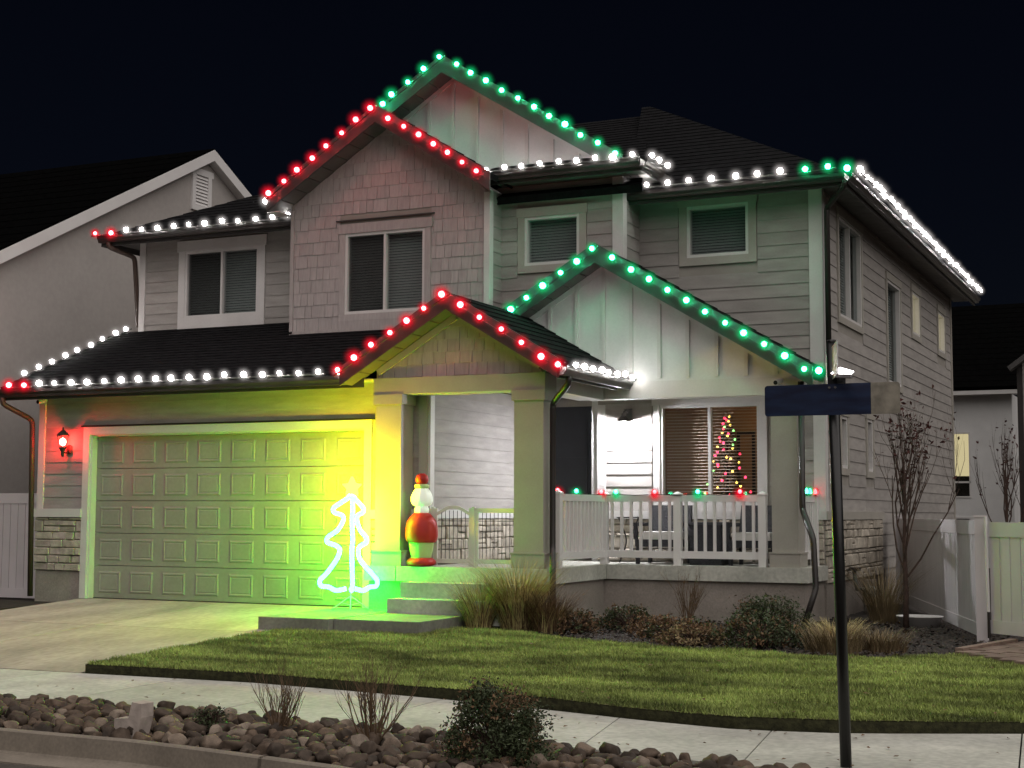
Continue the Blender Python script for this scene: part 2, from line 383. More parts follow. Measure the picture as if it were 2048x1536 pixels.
def interp(pts, x):
    for (a, b), (c, d) in zip(pts, pts[1:]):
        if a <= x <= c:
            t = (x - a) / (c - a); return b + (d - b) * t
    return pts[0][1] if x < pts[0][0] else pts[-1][1]
BACK = [(-30, -6.02), (5.1, -6.02), (6.3, -5.97), (8.2, -5.9), (9.4, -6.05), (10.5, -6.22), (11.56, -6.45), (12.5, -6.7), (13.3, -6.84), (14.1, -6.68), (15.3, -6.1), (16.5, -5.2), (19, -2.5)]
FRONT = [(-30, -7.8), (6.8, -7.8), (8.4, -7.74), (9.6, -7.8), (11.2, -8.02), (12.4, -8.1), (13.1, -8.2), (13.9, -8.4), (15.0, -8.45), (16.5, -7.9), (19, -5.6)]
KERBL = [(-30, -9.27), (8.2, -9.27), (9.7, -9.29), (11.5, -9.6), (12.6, -9.95), (13.6, -10.5), (14.6, -11.3), (19, -14)]
side = tag(bpy.data.objects.new('sidewalk', None), kind='structure'); link(side, None, (10, -7, -0.33))
st = [-12, -9, -6, -3, -1.2, 0.6, 2.3, 4.0, 5.8, 7.36, 9.0, 10.42, 12.25, 13.55, 15.3, 17.0, 19]
for a, b in zip(st, st[1:]):
    n = 4; top = []; bot = []
    for i in range(n + 1):
        x = a + (b - a) * i / n + (0.006 if i == 0 else -0.006 if i == n else 0)
        xf = x + (0.25 if 11 < x < 13 else 0.2 if x >= 13 else 0.0)
        top.append((x, interp(BACK, x))); bot.append((xf, interp(FRONT, xf)))
    v = []; f = []
    for (p, q) in zip(top, bot):
        v += [(p[0], p[1], -0.33), (q[0], q[1], -0.345), (p[0], p[1], -0.45), (q[0], q[1], -0.45)]
    for i in range(n):
        k = i * 4; f += [(k, k + 1, k + 5, k + 4), (k + 1, k + 3, k + 7, k + 5), (k, k + 4, k + 6, k + 2)]
    f += [(0, 2, 3, 1), (n * 4, n * 4 + 1, n * 4 + 3, n * 4 + 2)]
    mesh('slab', v, f, CONC, side)
# driveway of separate slabs
drv = tag(bpy.data.objects.new('driveway', None), kind='structure'); link(drv, None, (3.5, -3, -0.2))
def dz(y): return -0.012 + 0.318 * min(0, y + 0.0) / 5.98
def drive_slab(x0, x1, ya, yb):
    j = 0.010; x0 += j; x1 -= j; ya -= j; yb += j
    v = [(x0, ya, dz(ya)), (x1, ya, dz(ya)), (x1, yb, dz(yb)), (x0, yb, dz(yb))]; v += [(p[0], p[1], p[2] - 0.12) for p in v]
    mesh('slab', v, [(0, 1, 2, 3), (0, 4, 5, 1), (1, 5, 6, 2), (2, 6, 7, 3), (3, 7, 4, 0)], CONCD, drv)
for (ya, yb) in ((0.12, -2.65), (-2.65, -5.97)):
    drive_slab(0.86, 3.46, ya, yb); drive_slab(3.46, 6.1, ya, yb)
# walkway slab in front of the steps
wk = tag(bpy.data.objects.new('front_walk', None), kind='structure'); link(wk, None, (7, -1.5, 0))
def walk_slab(x0, x1, y0, y1, z):
    mb = MB(); mb.box(x0, x1, y0, y1, -0.22, z); mb.build('slab', CONCW, wk)
walk_slab(5.84, 6.86, -2.42, -0.40, 0.018); walk_slab(6.872, 8.05, -2.30, -1.06, 0.014)
# kerb, gutter pan, road
def strip(name, la, za, lb, zb, m, xs, parent=None):
    v = []; f = []
    for x in xs: v += [(x, la(x), za), (x, lb(x), zb)]
    for i in range(len(xs) - 1): f.append((2 * i, 2 * i + 1, 2 * i + 3, 2 * i + 2))
    return mesh(name, v, f, m, parent)
XS = [-30, -10, 0, 4, 6] + [7 + 0.5 * i for i in range(18)] + [19]
k = lambda x: interp(KERBL, x)
tag(mesh('road', [(-400, -9.3, -0.515), (-400, -400, -0.515), (400, -400, -0.515), (400, -9.3, -0.515)], [(0, 1, 2, 3)], ASPH), kind='structure')
def kerb_seg(a, b):
    v = []; f = []; n = 5
    prof = [(0.0, -0.5), (0.0, -0.335), (-0.015, -0.325), (-0.07, -0.327), (-0.085, -0.335), (-0.10, -0.475), (-0.115, -0.49), (-0.36, -0.502), (-0.36, -0.53)]
    for i in range(n + 1):
        x = a + (b - a) * i / n + (0.008 if i == 0 else -0.008 if i == n else 0)
        for (dy, z) in prof: v.append((x, k(x) + dy, z))
    m_ = len(prof)
    for i in range(n):
        for j in range(m_ - 1): f.append((i * m_ + j, i * m_ + j + 1, (i + 1) * m_ + j + 1, (i + 1) * m_ + j))
    f += [tuple(range(m_)), tuple(range(n * m_, n * m_ + m_))[::-1]]
    mesh('kerb_stone', v, f, KERB, kb)
kb = tag(bpy.data.objects.new('kerb', None), kind='structure'); link(kb, None, (10, -9.3, -0.4))
for a in (-12, -6, -2, 1.2, 4.4, 7.6, 10.75, 13.8): kerb_seg(a, a + (6 if a == -12 else 4 if a == -6 else 3.2))

# lawn: base + blades
LAWN = [(6.12, -2.44), (8.06, -2.32), (8.06, -1.3), (8.6, -1.15), (9.4, -1.6), (10.0, -2.0), (10.64, -2.34), (11.4, -2.55), (12.2, -2.5), (13.0, -2.7), (13.6, -2.62), (14.0, -2.1), (14.25, -1.75), (15.0, -2.7), (16.6, -3.4), (17.6, -3.9)]
edge = [(x, interp(BACK, x) + 0.03) for x in (17.2, 16.5, 15.9, 15.3, 14.7, 14.1, 13.7, 13.3, 12.9, 12.5, 12, 11.56, 11, 10.5, 10, 9.4, 8.8, 8.2, 7.6, 7, 6.3, 6.15)]
POLY = LAWN + edge
def inside(x, y, P):
    c = False; j = len(P) - 1
    for i in range(len(P)):
        if (P[i][1] > y) != (P[j][1] > y) and x < (P[j][0] - P[i][0]) * (y - P[i][1]) / (P[j][1] - P[i][1]) + P[i][0]: c = not c
        j = i
    return c
mb = MB(); n = len(POLY)
def lz(x, y):
    return ground_z(x, y) + 0.015 * noise.noise(Vector((x * 0.7, y * 0.7, 0)))
# turf laid in columns so its edge is cut clean and the ground still undulates
LX = [p for p in LAWN if p != (8.06, -1.3)]
def lawn_top(x): return interp(LAWN[:2] + [(8.061, -1.3)] + LAWN[3:], x)
cols = [6.13 + 0.11 * i for i in range(104)]; NR = 30
for i, x in enumerate(cols):
    ya, yb = interp(BACK, x) + 0.03, lawn_top(x)
    for j in range(NR + 1): y = ya + (yb - ya) * j / NR; mb.v.append((x, y, lz(x, y)))
for i in range(len(cols) - 1):
    for j in range(NR): a = i * (NR + 1) + j; mb.f.append((a, a + NR + 1, a + NR + 2, a + 1))
# skirt of soil along the boundary
k0 = len(mb.v)
for (x, y) in POLY: mb.v += [(x, y, lz(x, y) - 0.005), (x, y, -0.45)]
nf = len(mb.f)
for i in range(n): j = (i + 1) % n; mb.f.append((k0 + 2 * i, k0 + 2 * j, k0 + 2 * j + 1, k0 + 2 * i + 1))
lawn = tag(mb.build('lawn', [LAWNB, mat('turf_edge', (0.03, 0.03, 0.013), 0.95, 0.5, 20.0, 0.8, fine=0.5)]), kind='structure')
for p in lawn.data.polygons: p.material_index = 1 if p.index >= nf else 0
gm = MB(); gr = random.Random(3)
for _ in range(330000):
    x = gr.uniform(6.0, 17.5); y = gr.uniform(-6.95, -1.1)
    if x > 15.6 and y < -6: continue
    if not inside(x, y, POLY): continue
    if y < interp(BACK, x) + 0.02: continue
    z = lz(x, y); a = gr.uniform(0, 6.283); strp = math.sin((x * 0.62 + y * 0.78) * 9.5 + 1.2 * noise.noise(Vector((x * 0.8, y * 0.8, 9)))); h = gr.uniform(0.022, 0.05) * (1 + 0.45 * noise.noise(Vector((x * 5, y * 5, 4))) + 0.14 * strp) ; w = gr.uniform(0.004, 0.008)
    lx, ly = gr.gauss(0, 0.02), gr.gauss(0, 0.02); k2 = len(gm.v); ca, sa = math.cos(a) * w, math.sin(a) * w
    gm.v += [(x - ca, y - sa, z - 0.005), (x + ca, y + sa, z - 0.005), (x + lx, y + ly, z + h)]; gm.f.append((k2, k2 + 1, k2 + 2))
tag(gm.build('grass', BLADE), 'short mown green grass of the front lawn', 'grass', kind='stuff')

# mulch bed between lawn and house
mb = MB(); bx = [7.9 + 0.13 * i for i in range(56)]; by = [-2.85 + 0.13 * j for j in range(80)]
for i, x in enumerate(bx):
    for j, y in enumerate(by):
        mb.v.append((x, y, -0.17 + 0.03 * noise.noise(Vector((x * 3, y * 3, 1))) + rnd.uniform(-0.012, 0.012)))
for i in range(len(bx) - 1):
    for j in range(len(by) - 1):
        if not inside(bx[i] + 0.06, by[j] - 0.02, POLY): k3 = i * len(by) + j; mb.f.append((k3, k3 + 1, k3 + len(by) + 1, k3 + len(by)))
tag(mb.build('mulch_bed', MULCH), kind='structure')
# chips of bark on the bed
cm = MB()
for _ in range(9000):
    x = rnd.uniform(8.1, 14.9); y = rnd.uniform(-2.8, 3.0)
    if inside(x, y, POLY) or (x < 11.8 and y > 1.6): continue
    a = rnd.uniform(0, 3.14); l = rnd.uniform(0.015, 0.04); w = l * 0.4; z = -0.15 + rnd.uniform(-0.01, 0.02); t = rnd.uniform(-0.015, 0.015)
    k3 = len(cm.v); c, s = math.cos(a), math.sin(a)
    cm.v += [(x - c * l, y - s * l, z), (x - s * w, y + c * w, z + t), (x + c * l, y + s * l, z + 0.01), (x + s * w, y - c * w, z - t)]; cm.f.append((k3, k3 + 1, k3 + 2, k3 + 3))
tag(cm.build('bark_chips', [mat('bark_chip', (0.055, 0.045, 0.038), 0.9, 0.5, 30)]), 'dark bark chips scattered over the planting bed', 'mulch', kind='stuff')

# ------------------------------------------------------------------ THE HOUSE
house = thing('house', 'grey two-storey house with dark gabled roofs outlined in red, green and white lights', 'house', (6, 4, 0))
G = Frame('front', 0.0)
XR = 11.76
# --- garage front
gw = part('garage_wall', house, (3.3, 0, 0))
gh = [(1.02, 5.93, -0.1, 2.50)]
sheathing('sheathing', gw, G, 0.0, 6.93, 0.0, 3.14, gh)
lap(gw, G, 0.12, 6.80, 2.62, 3.14, [(0.9, 6.05, -1, 2.62)], 0.18)
lap(gw, G, 0.12, 0.90, 1.36, 2.62, [], 0.18); lap(gw, G, 6.05, 6.80, 1.36, 2.62, [], 0.18)
for a, b in ((0.0, 0.12), (6.80, 6.93)): fbox('corner_board', G, a, b, 1.36, 3.14, 0.0, 0.035, TRIM if a == 0 else TRIMG, gw)
for a, b in ((-0.02, 0.91), (6.04, 6.95)): fbox('water_table', G, a, b, 1.23, 1.36, 0.0, 0.07, TRIM, gw)
stonework(gw, G, -0.02, 0.90, 0.40, 1.23); stonework(gw, G, 6.05, 6.93, 0.40, 1.23)
for a, b in ((0.0, 0.9), (6.05, 6.93)): fbox('foundation', G, a, b, -0.2, 0.40, 0.0, 0.012, STUCCO, gw)
for (a, b, c, d) in ((0.90, 1.02, -0.01, 2.62), (5.93, 6.05, -0.01, 2.62), (1.02, 5.93, 2.50, 2.62)): fbox('door_trim', G, a, b, c, d, 0.0, 0.04, TRIM, gw)
fbox('drip_cap', G, 0.86, 6.09, 2.622, 2.645, 0.0, 0.055, DARK, gw)
gd = part('garage_door', house, (3.47, 0.15, 0))
for (a, b) in ((1.02, 1.045), (5.905, 5.93)): fbox('jamb', G, a, b, -0.01, 2.5, -0.2, 0.0, TRIM, gd)
fbox('jamb', G, 1.045, 5.905, 2.475, 2.5, -0.2, 0.0, TRIM, gd)
for i in range(5):
    z0 = 0.0 + i * 0.495
    fbox('door_section', G, 1.05, 5.90, z0 + 0.003, z0 + 0.489, -0.16, -0.118, DOORP, gd)
def panel_mesh():
    w, h = 0.425, 0.33; mb = MB()
    rings = [(0, 0), (0.022, 0.012), (0.03, 0.012), (0.05, 0.003), (0.06, 0.009)]
    for ins, d in rings:
        mb.v += [(-w / 2 + ins, -d, ins), (w / 2 - ins, -d, ins), (w / 2 - ins, -d, h - ins), (-w / 2 + ins, -d, h - ins)]
    for r_ in range(len(rings) - 1):
        for j in range(4): mb.f.append((r_ * 4 + j, r_ * 4 + (j + 1) % 4, r_ * 4 + 4 + (j + 1) % 4, r_ * 4 + 4 + j))
    e = (len(rings) - 1) * 4; mb.f.append((e, e + 1, e + 2, e + 3))
    me = bpy.data.meshes.new('panel'); me.from_pydata(mb.v, [], mb.f); me.materials.append(DOORP); return me
PM = panel_mesh()
for i in range(5):
    for j in range(8): inst('panel', PM, gd, (1.05 + 4.85 * (j + 0.5) / 8, 0.1175, 0.495 * i + 0.075))
fbox('bottom_seal', G, 1.05, 5.90, -0.012, 0.0, -0.15, -0.11, DARK, gd)
# --- garage right-hand wall (seen through the porch)
GS = Frame('side', 6.93)
gs = part('porch_wall', house, (6.93, 1.8, 0.6))
sheathing('sheathing', gs, GS, 0.0, 3.6, 0.3, 3.14, [], depth=0.1)
fbox('corner_board', GS, 0.0, 0.12, 1.36, 2.95, 0.0, 0.035, TRIM, gs)
lap(gs, GS, 0.12, 3.6, 1.36, 2.95, [], 0.18)
fbox('water_table', GS, 0.0, 3.6, 1.24, 1.36, 0.0, 0.06, TRIM, gs)
stonework(gs, GS, 0.0, 3.6, 0.62, 1.24)
# --- recessed front door wall
FD = Frame('front', 3.6)
fd = part('entry_wall', house, (7.6, 3.6, 0.6))
sheathing('sheathing', fd, FD, 6.93, 8.34, 0.5, 3.1, [(7.24, 7.92, 0.6, 3.0)])
lap(fd, FD, 6.95, 7.14, 0.62, 2.95, []); lap(fd, FD, 8.02, 8.34, 0.62, 2.95, [])
for a, b in ((7.14, 7.24), (7.92, 8.02)): fbox('door_trim', FD, a, b, 0.6, 2.75, 0, 0.03, TRIM, fd)
dr = part('front_door', house, (7.58, 3.6, 0.6))
DOORM = mat('dark_door_paint', (0.03, 0.033, 0.042), 0.4, 0.1, 3)
fbox('leaf', FD, 7.24, 7.92, 0.61, 3.0, -0.06, -0.01, DOORM, dr)
for i in range(3): fbox('door_panel', FD, 7.32, 7.84, 0.72 + i * 0.74, 1.34 + i * 0.74, -0.01, 0.004, DOORM, dr)
mb = MB(); mb.tube([(7.84, 3.59, 1.62), (7.84, 3.53, 1.62), (7.76, 3.53, 1.62)], 0.012, 8); mb.build('handle', DARK, dr)
cbox('return_wall', 8.24, 8.34, 2.8, 3.6, 0.5, 3.1, PANELW, house)
# --- porch lamp wall + window (plane 2.8) and the upper right wall
PW = Frame('front', 2.8)
win_p = (9.33, 10.85, 1.45, 2.92)
win_r = (9.77, 10.71, 5.10, 5.87)
pw = part('lamp_wall', house, (10, 2.8, 0.6))
sheathing('sheathing', pw, PW, 8.34, XR, 0.4, 3.2, [win_p])
fbox('corner_board', PW, 8.34, 8.47, 1.36, 2.95, 0, 0.035, TRIM, pw)
lap(pw, PW, 8.47, 9.2, 1.36, 2.95, []); lap(pw, PW, 10.98, 11.63, 1.36, 2.95, []); fbox('corner_board', PW, 11.63, XR + 0.035, 1.36, 3.2, 0, 0.035, TRIM, pw)
fbox('water_table', PW, 8.34, XR + 0.04, 1.24, 1.36, 0, 0.06, TRIM, pw)
stonework(pw, PW, 8.34, XR, 0.62, 1.24)
ur = part('upper_wall', house, (10.4, 2.8, 3.2))
sheathing('sheathing', ur, PW, 9.0, XR, 3.2, 6.02, [win_r])
lap(ur, PW, 9.0, 11.60, 3.3, 6.0, [(win_r[0] - 0.13, win_r[1] + 0.13, win_r[2] - 0.13, win_r[3] + 0.15)], 0.19)
fbox('corner_board', PW, 11.60, XR + 0.035, 3.2, 6.0, 0, 0.035, TRIM, ur)
window(house, PW, *win_r, mull=False, casing=0.12, cm=TRIMG, head=0.03)
# --- mid wall (plane 2.05)
MW = Frame('front', 2.05)
win_m = (7.46, 8.35, 5.02, 5.76)
mw = part('upper_wall', house, (8, 2.05, 3.5))
sheathing('sheathing', mw, MW, 6.9, 9.01, 3.3, 6.25, [win_m])
lap(mw, MW, 7.0, 8.88, 3.9, 6.25, [(win_m[0] - 0.12, win_m[1] + 0.12, win_m[2] - 0.12, win_m[3] + 0.15)], 0.19)
fbox('corner_board', MW, 8.88, 9.045, 3.9, 6.25, 0, 0.035, TRIM, mw)
MR = Frame('side', 9.01)
fbox('corner_board', MR, 2.06, 2.18, 3.9, 6.25, 0, 0.034, TRIM, mw)
lap(mw, MR, 2.18, 2.8, 3.9, 6.2, [], 0.19)
sheathing('sheathing', mw, MR, 2.2, 2.8, 3.3, 6.2, [], depth=0.1)
window(house, MW, *win_m, mull=False, casing=0.11, cm=TRIMG, head=0.03)
# --- left bedroom wall (plane 2.3)
LW = Frame('front', 2.3)
win_l = (0.99, 2.49, 4.59, 5.74)
lw = part('upper_wall', house, (1.8, 2.3, 4.3))
sheathing('sheathing', lw, LW, 0.03, 3.8, 3.6, 6.0, [win_l])
lap(lw, LW, 0.15, 3.6, 4.33, 5.97, [(win_l[0] - 0.13, win_l[1] + 0.13, win_l[2] - 0.25, win_l[3] + 0.18)], 0.185)
fbox('corner_board', LW, 0.03, 0.15, 4.33, 5.97, 0, 0.035, TRIM, lw)
fbox('apron', LW, win_l[0] - 0.13, win_l[1] + 0.13, 4.33, win_l[2] - 0.13, 0, 0.03, TRIM, lw)
window(house, LW, *win_l, casing=0.13, cm=TRIM, screen=0)
# --- shake gable bay (plane 1.6)
BW = Frame('front', 1.6)
win_b = (4.59, 6.0, 4.38, 5.65)
bw = part('shake_wall', house, (5.33, 1.6, 4.15))
def blim(z):
    if z < 6.06: return (3.64, 7.0)
    h = (7.28 - z) / 0.63; return (max(3.64, 5.33 - h), min(7.0, 5.33 + h))
sheathing('sheathing', bw, BW, 3.58, 7.06, 4.12, 6.1, [win_b])
mb = MB(); mb.prism([(3.58, 6.1), (7.06, 6.1), (7.06, 6.18), (5.33, 7.29), (3.58, 6.18)], 1, 1.6, 1.75); mb.build('sheathing', WALLB, bw)
shakes(bw, BW, 4.16, 7.26, blim, [(win_b[0] - 0.1, win_b[1] + 0.1, win_b[2] - 0.24, win_b[3] + 0.2)])
fbox('casing', BW, win_b[0] - 0.1, win_b[1] + 0.1, 4.16, win_b[2] - 0.1, 0, 0.03, SHAKE, bw)
fbox('drip_cap', BW, win_b[0] - 0.16, win_b[1] + 0.16, win_b[3] + 0.2, win_b[3] + 0.215, 0, 0.05, FASCIA, bw)
for a, b in ((3.58, 3.64), (7.0, 7.095)): fbox('corner_board', BW, a, b, 4.12, 6.1, 0, 0.03, SHAKE if a < 5 else TRIM, bw)
fbox('skirt_board', BW, 3.58, 7.06, 4.10, 4.16, 0, 0.03, SHAKE, bw)
window(house, BW, *win_b, casing=0.1, cm=SHAKE, screen=0, head=0.05)
BS = Frame('side', 7.06)
sheathing('sheathing', bw, BS, 1.63, 2.06, 3.8, 6.15, [], depth=0.1); fbox('corner_board', BS, 1.605, 1.70, 4.12, 6.15, 0, 0.034, TRIM, bw); lap(bw, BS, 1.70, 2.05, 3.9, 6.15, [], 0.19)
# --- big gable over the mid wall, board and batten (plane 2.05)
bg_ = part('batten_wall', house, (6.23, 2.05, 6.5))
mb = MB(); mb.prism([(3.6, 6.35), (8.95, 6.35), (8.95, 6.42), (6.23, 8.13), (3.6, 6.47)], 1, 2.05, 2.2); mb.build('panel_board', PANELW, bg_)
for x in [6.23 + 0.42 * i for i in range(-2, 7)]:
    zt = 8.10 - abs(x - 6.23) * 0.628
    fbox('batten', MW, x - 0.026, x + 0.026, 6.5, zt, 0, 0.034, TRIM, bg_)
for s in (-1, 1):
    mb = MB(); mb.bar((6.23, 2.03, 8.05), (6.23 + s * 2.62, 2.03, 8.05 - 2.62 * 0.628), 0.03, 0.1, up=(0, 0, 1)); mb.build('rake_trim', PANELW, bg_)
# --- porch gable, board and batten (plane 1.7)
QW = Frame('front', 1.7)
qg = part('batten_wall', house, (8.87, 1.7, 3.2))
mb = MB(); mb.prism([(6.3, 3.18), (XR, 3.18), (XR, 3.22), (8.87, 4.93), (6.3, 3.36)], 1, 1.7, 1.82); mb.build('panel_board', PANELW, qg)
for x in [8.87 + 0.42 * i for i in range(-4, 7)]:
    fbox('batten', QW, x - 0.026, x + 0.026, 3.22, 4.92 - abs(x - 8.87) * 0.6, 0, 0.034, TRIM, qg)
for s in (-1, 1):
    mb = MB(); mb.bar((8.87, 1.685, 4.86), (8.87 + s * 2.75, 1.685, 4.86 - 2.75 * 0.6), 0.03, 0.11); mb.build('rake_trim', PANELW, qg)
fbox('beam', QW, 8.60, XR, 2.94, 3.18, -0.18, 0.03, TRIM, qg)
# --- portico
pt = part('portico', house, (7.58, -0.4, 0.6))
OW = Frame('front', -0.4)
mb = MB(); mb.prism([(6.32, 3.14), (8.85, 3.14), (8.85, 3.275), (7.58, 4.04), (6.32, 3.275)], 1, -0.38, -0.25); mb.build('gable_board', WALLB, pt)
def olim(z):
    h = (4.04 - z) / 0.6; return (max(6.34, 7.58 - h), min(8.83, 7.58 + h))
ps = part('shake_wall', house, (7.58, -0.4, 3.14))
shakes(ps, Frame('front', -0.38), 3.16, 4.02, olim, [], 0.165)
for s in (-1, 1):
    mb = MB(); mb.bar((7.58, -0.415, 3.965), (7.58 + s * 1.22, -0.415, 3.965 - 1.22 * 0.6), 0.03, 0.09); mb.build('rake_trim', TRIMG, ps)
fbox('beam', OW, 6.30, 8.87, 2.93, 3.155, -0.36, 0.02, TRIMG, pt)
cbox('beam', 8.50, 8.872, -0.04, 1.69, 2.932, 3.15, TRIM, pt); cbox('beam', 6.302, 6.6, -0.04, -0.002, 2.932, 3.15, TRIMG, pt)
cbox('porch_ceiling', 6.95, 8.52, -0.05, 3.58, 3.155, 3.18, TRIM, pt); cbox('porch_ceiling', 8.52, XR - 0.01, 1.72, 2.79, 3.182, 3.2, TRIM, pt)
def column(x0, x1, y0, y1, m):
    c = part('column', house, ((x0 + x1) / 2, (y0 + y1) / 2, 0.6))
    cbox('shaft', x0, x1, y0, y1, 0.80, 2.80, m, c); cbox('capital', x0 - 0.03, x1 + 0.03, y0 - 0.03, y1 + 0.03, 2.795, 2.93, m, c)
    cbox('plinth', x0 - 0.03, x1 + 0.03, y0 - 0.03, y1 + 0.03, 0.60, 0.785, m, c); cbox('trim_strip', x0 - 0.04, x1 + 0.04, y0 - 0.04, y1 + 0.04, 0.785, 0.805, m, c)
column(6.33, 6.72, -0.40, -0.05, TRIMG); column(8.42, 8.84, -0.40, -0.02, TRIMG); column(11.30, 11.66, 1.70, 2.05, TRIMG)
# porch deck, foundation and steps
pd = part('porch_floor', house, (9, 1, 0.4))
cbox('deck_slab', 6.20, 6.685, -0.46, 0.0, 0.40, 0.60, CONC, pd); cbox('deck_slab', 6.70, 8.92, -0.46, 1.64, 0.40, 0.598, CONC, pd)
cbox('deck_slab', 6.95, 8.92, 1.645, 3.6, 0.40, 0.598, CONC, pd)
cbox('deck_slab', 8.925, 10.28, 1.64, 2.9, 0.40, 0.60, CONC, pd); cbox('deck_slab', 10.29, 11.80, 1.64, 2.8, 0.40, 0.60, CONC, pd)
cbox('foundation', 6.25, 8.86, -0.40, 1.75, -0.3, 0.40, STUCCO, pd); cbox('foundation', 8.86, 11.74, 1.70, 3.0, -0.3, 0.40, STUCCO, pd)
stp = part('steps', house, (7.7, -0.8, 0))
cbox('step', 6.93, 8.6, -0.75, -0.45, 0.2, 0.40, CONC, stp); cbox('step', 6.90, 8.6, -1.05, -0.44, -0.1, 0.199, CONC, stp)
# --- right-hand side wall
SW = Frame('side', XR)
sw = part('side_wall', house, (XR, 8.8, 0.3))
sh = [(3.9, 5.5, 4.27, 5.78), (7.66, 8.85, 3.58, 5.37), (10.1, 10.92, 4.7, 5.5), (13.12, 13.98, 4.68, 5.5), (3.88, 4.3, 2.0, 2.78), (5.78, 6.2, 2.0, 2.84)]
sheathing('sheathing', sw, SW, 2.82, 14.9, 0.3, 6.02, sh, depth=0.15)
lap(sw, SW, 2.93, 14.78, 1.36, 6.0, [(a - 0.12, b + 0.12, c - 0.12, d + 0.14) for a, b, c, d in sh], 0.19)
lap(sw, SW, 6.85, 14.78, 0.42, 1.36, [], 0.19)
fbox('corner_board', SW, 2.83, 2.93, 1.36, 6.0, 0, 0.034, TRIM, sw); fbox('corner_board', SW, 14.78, 14.9, 0.4, 6.0, 0, 0.034, TRIMG, sw)
fbox('water_table', SW, 2.76, 6.85, 1.24, 1.36, 0, 0.06, TRIMG, sw)
stonework(sw, SW, 2.83, 6.83, 0.34, 1.24)
fbox('foundation', SW, 2.85, 14.9, -0.3, 0.34, -0.1, 0.012, STUCCO, sw)
DIM = emit('dim_lit_blind', (1.0, 0.9, 0.62), 0.95)
for i, (a, b, c, d) in enumerate(sh):
    lit = i in (2, 3)
    wnd = window(house, SW, a, b, c, d, mull=(i == 0), casing=0.1, cm=TRIMG, head=0.03, blind=(i in (0, 1)), room=not lit, sill=True, pane=PANEC if lit else PANE)
    if lit:
        fbox('lit_shade', SW, a + 0.03, b - 0.03, c + 0.03, d - 0.03, -0.14, -0.13, DIM, wnd)
cbox('wall', 0.0, 0.15, 0.16, 14.9, -0.2, 3.12, WALLB, house); mb = MB(); mb.prism([(0.02, 3.12), (2.4, 3.12), (2.4, 4.25), (0.02, 3.2)], 0, 0.0, 0.15); mb.build('wall', SIDING, house); cbox('wall', 0.03, 0.16, 2.46, 14.9, 3.12, 6.0, WALLB, house); cbox('wall', 0.03, XR - 0.02, 14.75, 14.9, -0.2, 6.0, WALLB, house)

# --- roofs
def rake(parent, apex, ends, yb, fasc=0.2, soff_to=None):
    """fascia boards on the two slopes of a gable; apex/ends are roof-top points at the front edge"""
    ax, ay, az = apex
    for (ex, ez) in ends:
        mb = MB(); L = Vector((ex - ax, 0, ez - az)); nrm = Vector((-L.z, 0, L.x)).normalized(); nrm = nrm if nrm.z > 0 else -nrm
        a, b = Vector(apex), Vector((ex, ay, ez))
        up_ = Vector((0, -0.025, 0.025)); dn_ = Vector((0, -0.025, -fasc)); bk = Vector((0, 0.03, 0))
        mb.add([a + up_, b + up_, b + dn_, a + dn_, a + up_ + bk, b + up_ + bk, b + dn_ + bk, a + dn_ + bk],
               [(0, 1, 2, 3), (4, 7, 6, 5), (0, 4, 5, 1), (1, 5, 6, 2), (2, 6, 7, 3), (3, 7, 4, 0)])
        mb.build('fascia', FASCIA, parent)
        # soffit boards across the overhang
        nb = max(4, int((b - a).length / 0.28))
        for i in range(nb):
            p, q = a.lerp(b, i / nb), a.lerp(b, (i + 0.94) / nb); dn = Vector((0, 0, -fasc + 0.015))
            mb = MB(); mb.add([p + dn + Vector((0, 0.03, 0)), q + dn + Vector((0, 0.03, 0)), q + dn + Vector((0, yb - ay, 0)), p + dn + Vector((0, yb - ay, 0))] +
                              [p + dn + Vector((0, 0.03, 0.012)), q + dn + Vector((0, 0.03, 0.012)), q + dn + Vector((0, yb - ay, 0.012)), p + dn + Vector((0, yb - ay, 0.012))],
                              [(0, 1, 2, 3), (4, 7, 6, 5), (0, 4, 5, 1), (1, 5, 6, 2), (2, 6, 7, 3), (3, 7, 4, 0)])
            mb.build('soffit_board', SOFFIT, parent)
# garage shed roof
gr_ = part('garage_roof', house, (3, 1, 3.2))
roof_plane('shingles', gr_, (-0.42, -0.45, 3.24), (6.15, -0.45, 3.24), (6.95, 2.3, 4.42), (-0.42, 2.3, 4.42), 20)
cbox('fascia', -0.42, 6.15, -0.46, -0.43, 3.04, 3.21, FASCIA, gr_); cbox('soffit', -0.42, 6.28, -0.43, 0.0, 3.145, 3.16, TRIMG, gr_)
mb = MB(); mb.add([(-0.44, -0.45, 3.22), (-0.44, 2.3, 4.40), (-0.44, 2.3, 4.22), (-0.44, -0.45, 3.04), (-0.41, -0.45, 3.22), (-0.41, 2.3, 4.40), (-0.41, 2.3, 4.22), (-0.41, -0.45, 3.04)], [(0, 1, 2, 3), (4, 7, 6, 5), (0, 4, 5, 1), (1, 5, 6, 2), (2, 6, 7, 3), (3, 7, 4, 0)]); mb.build('fascia', FASCIA, gr_)
gutter(gr_, (-0.45, -0.465, 3.20), (6.0, -0.465, 3.20), (0, -1, 0))
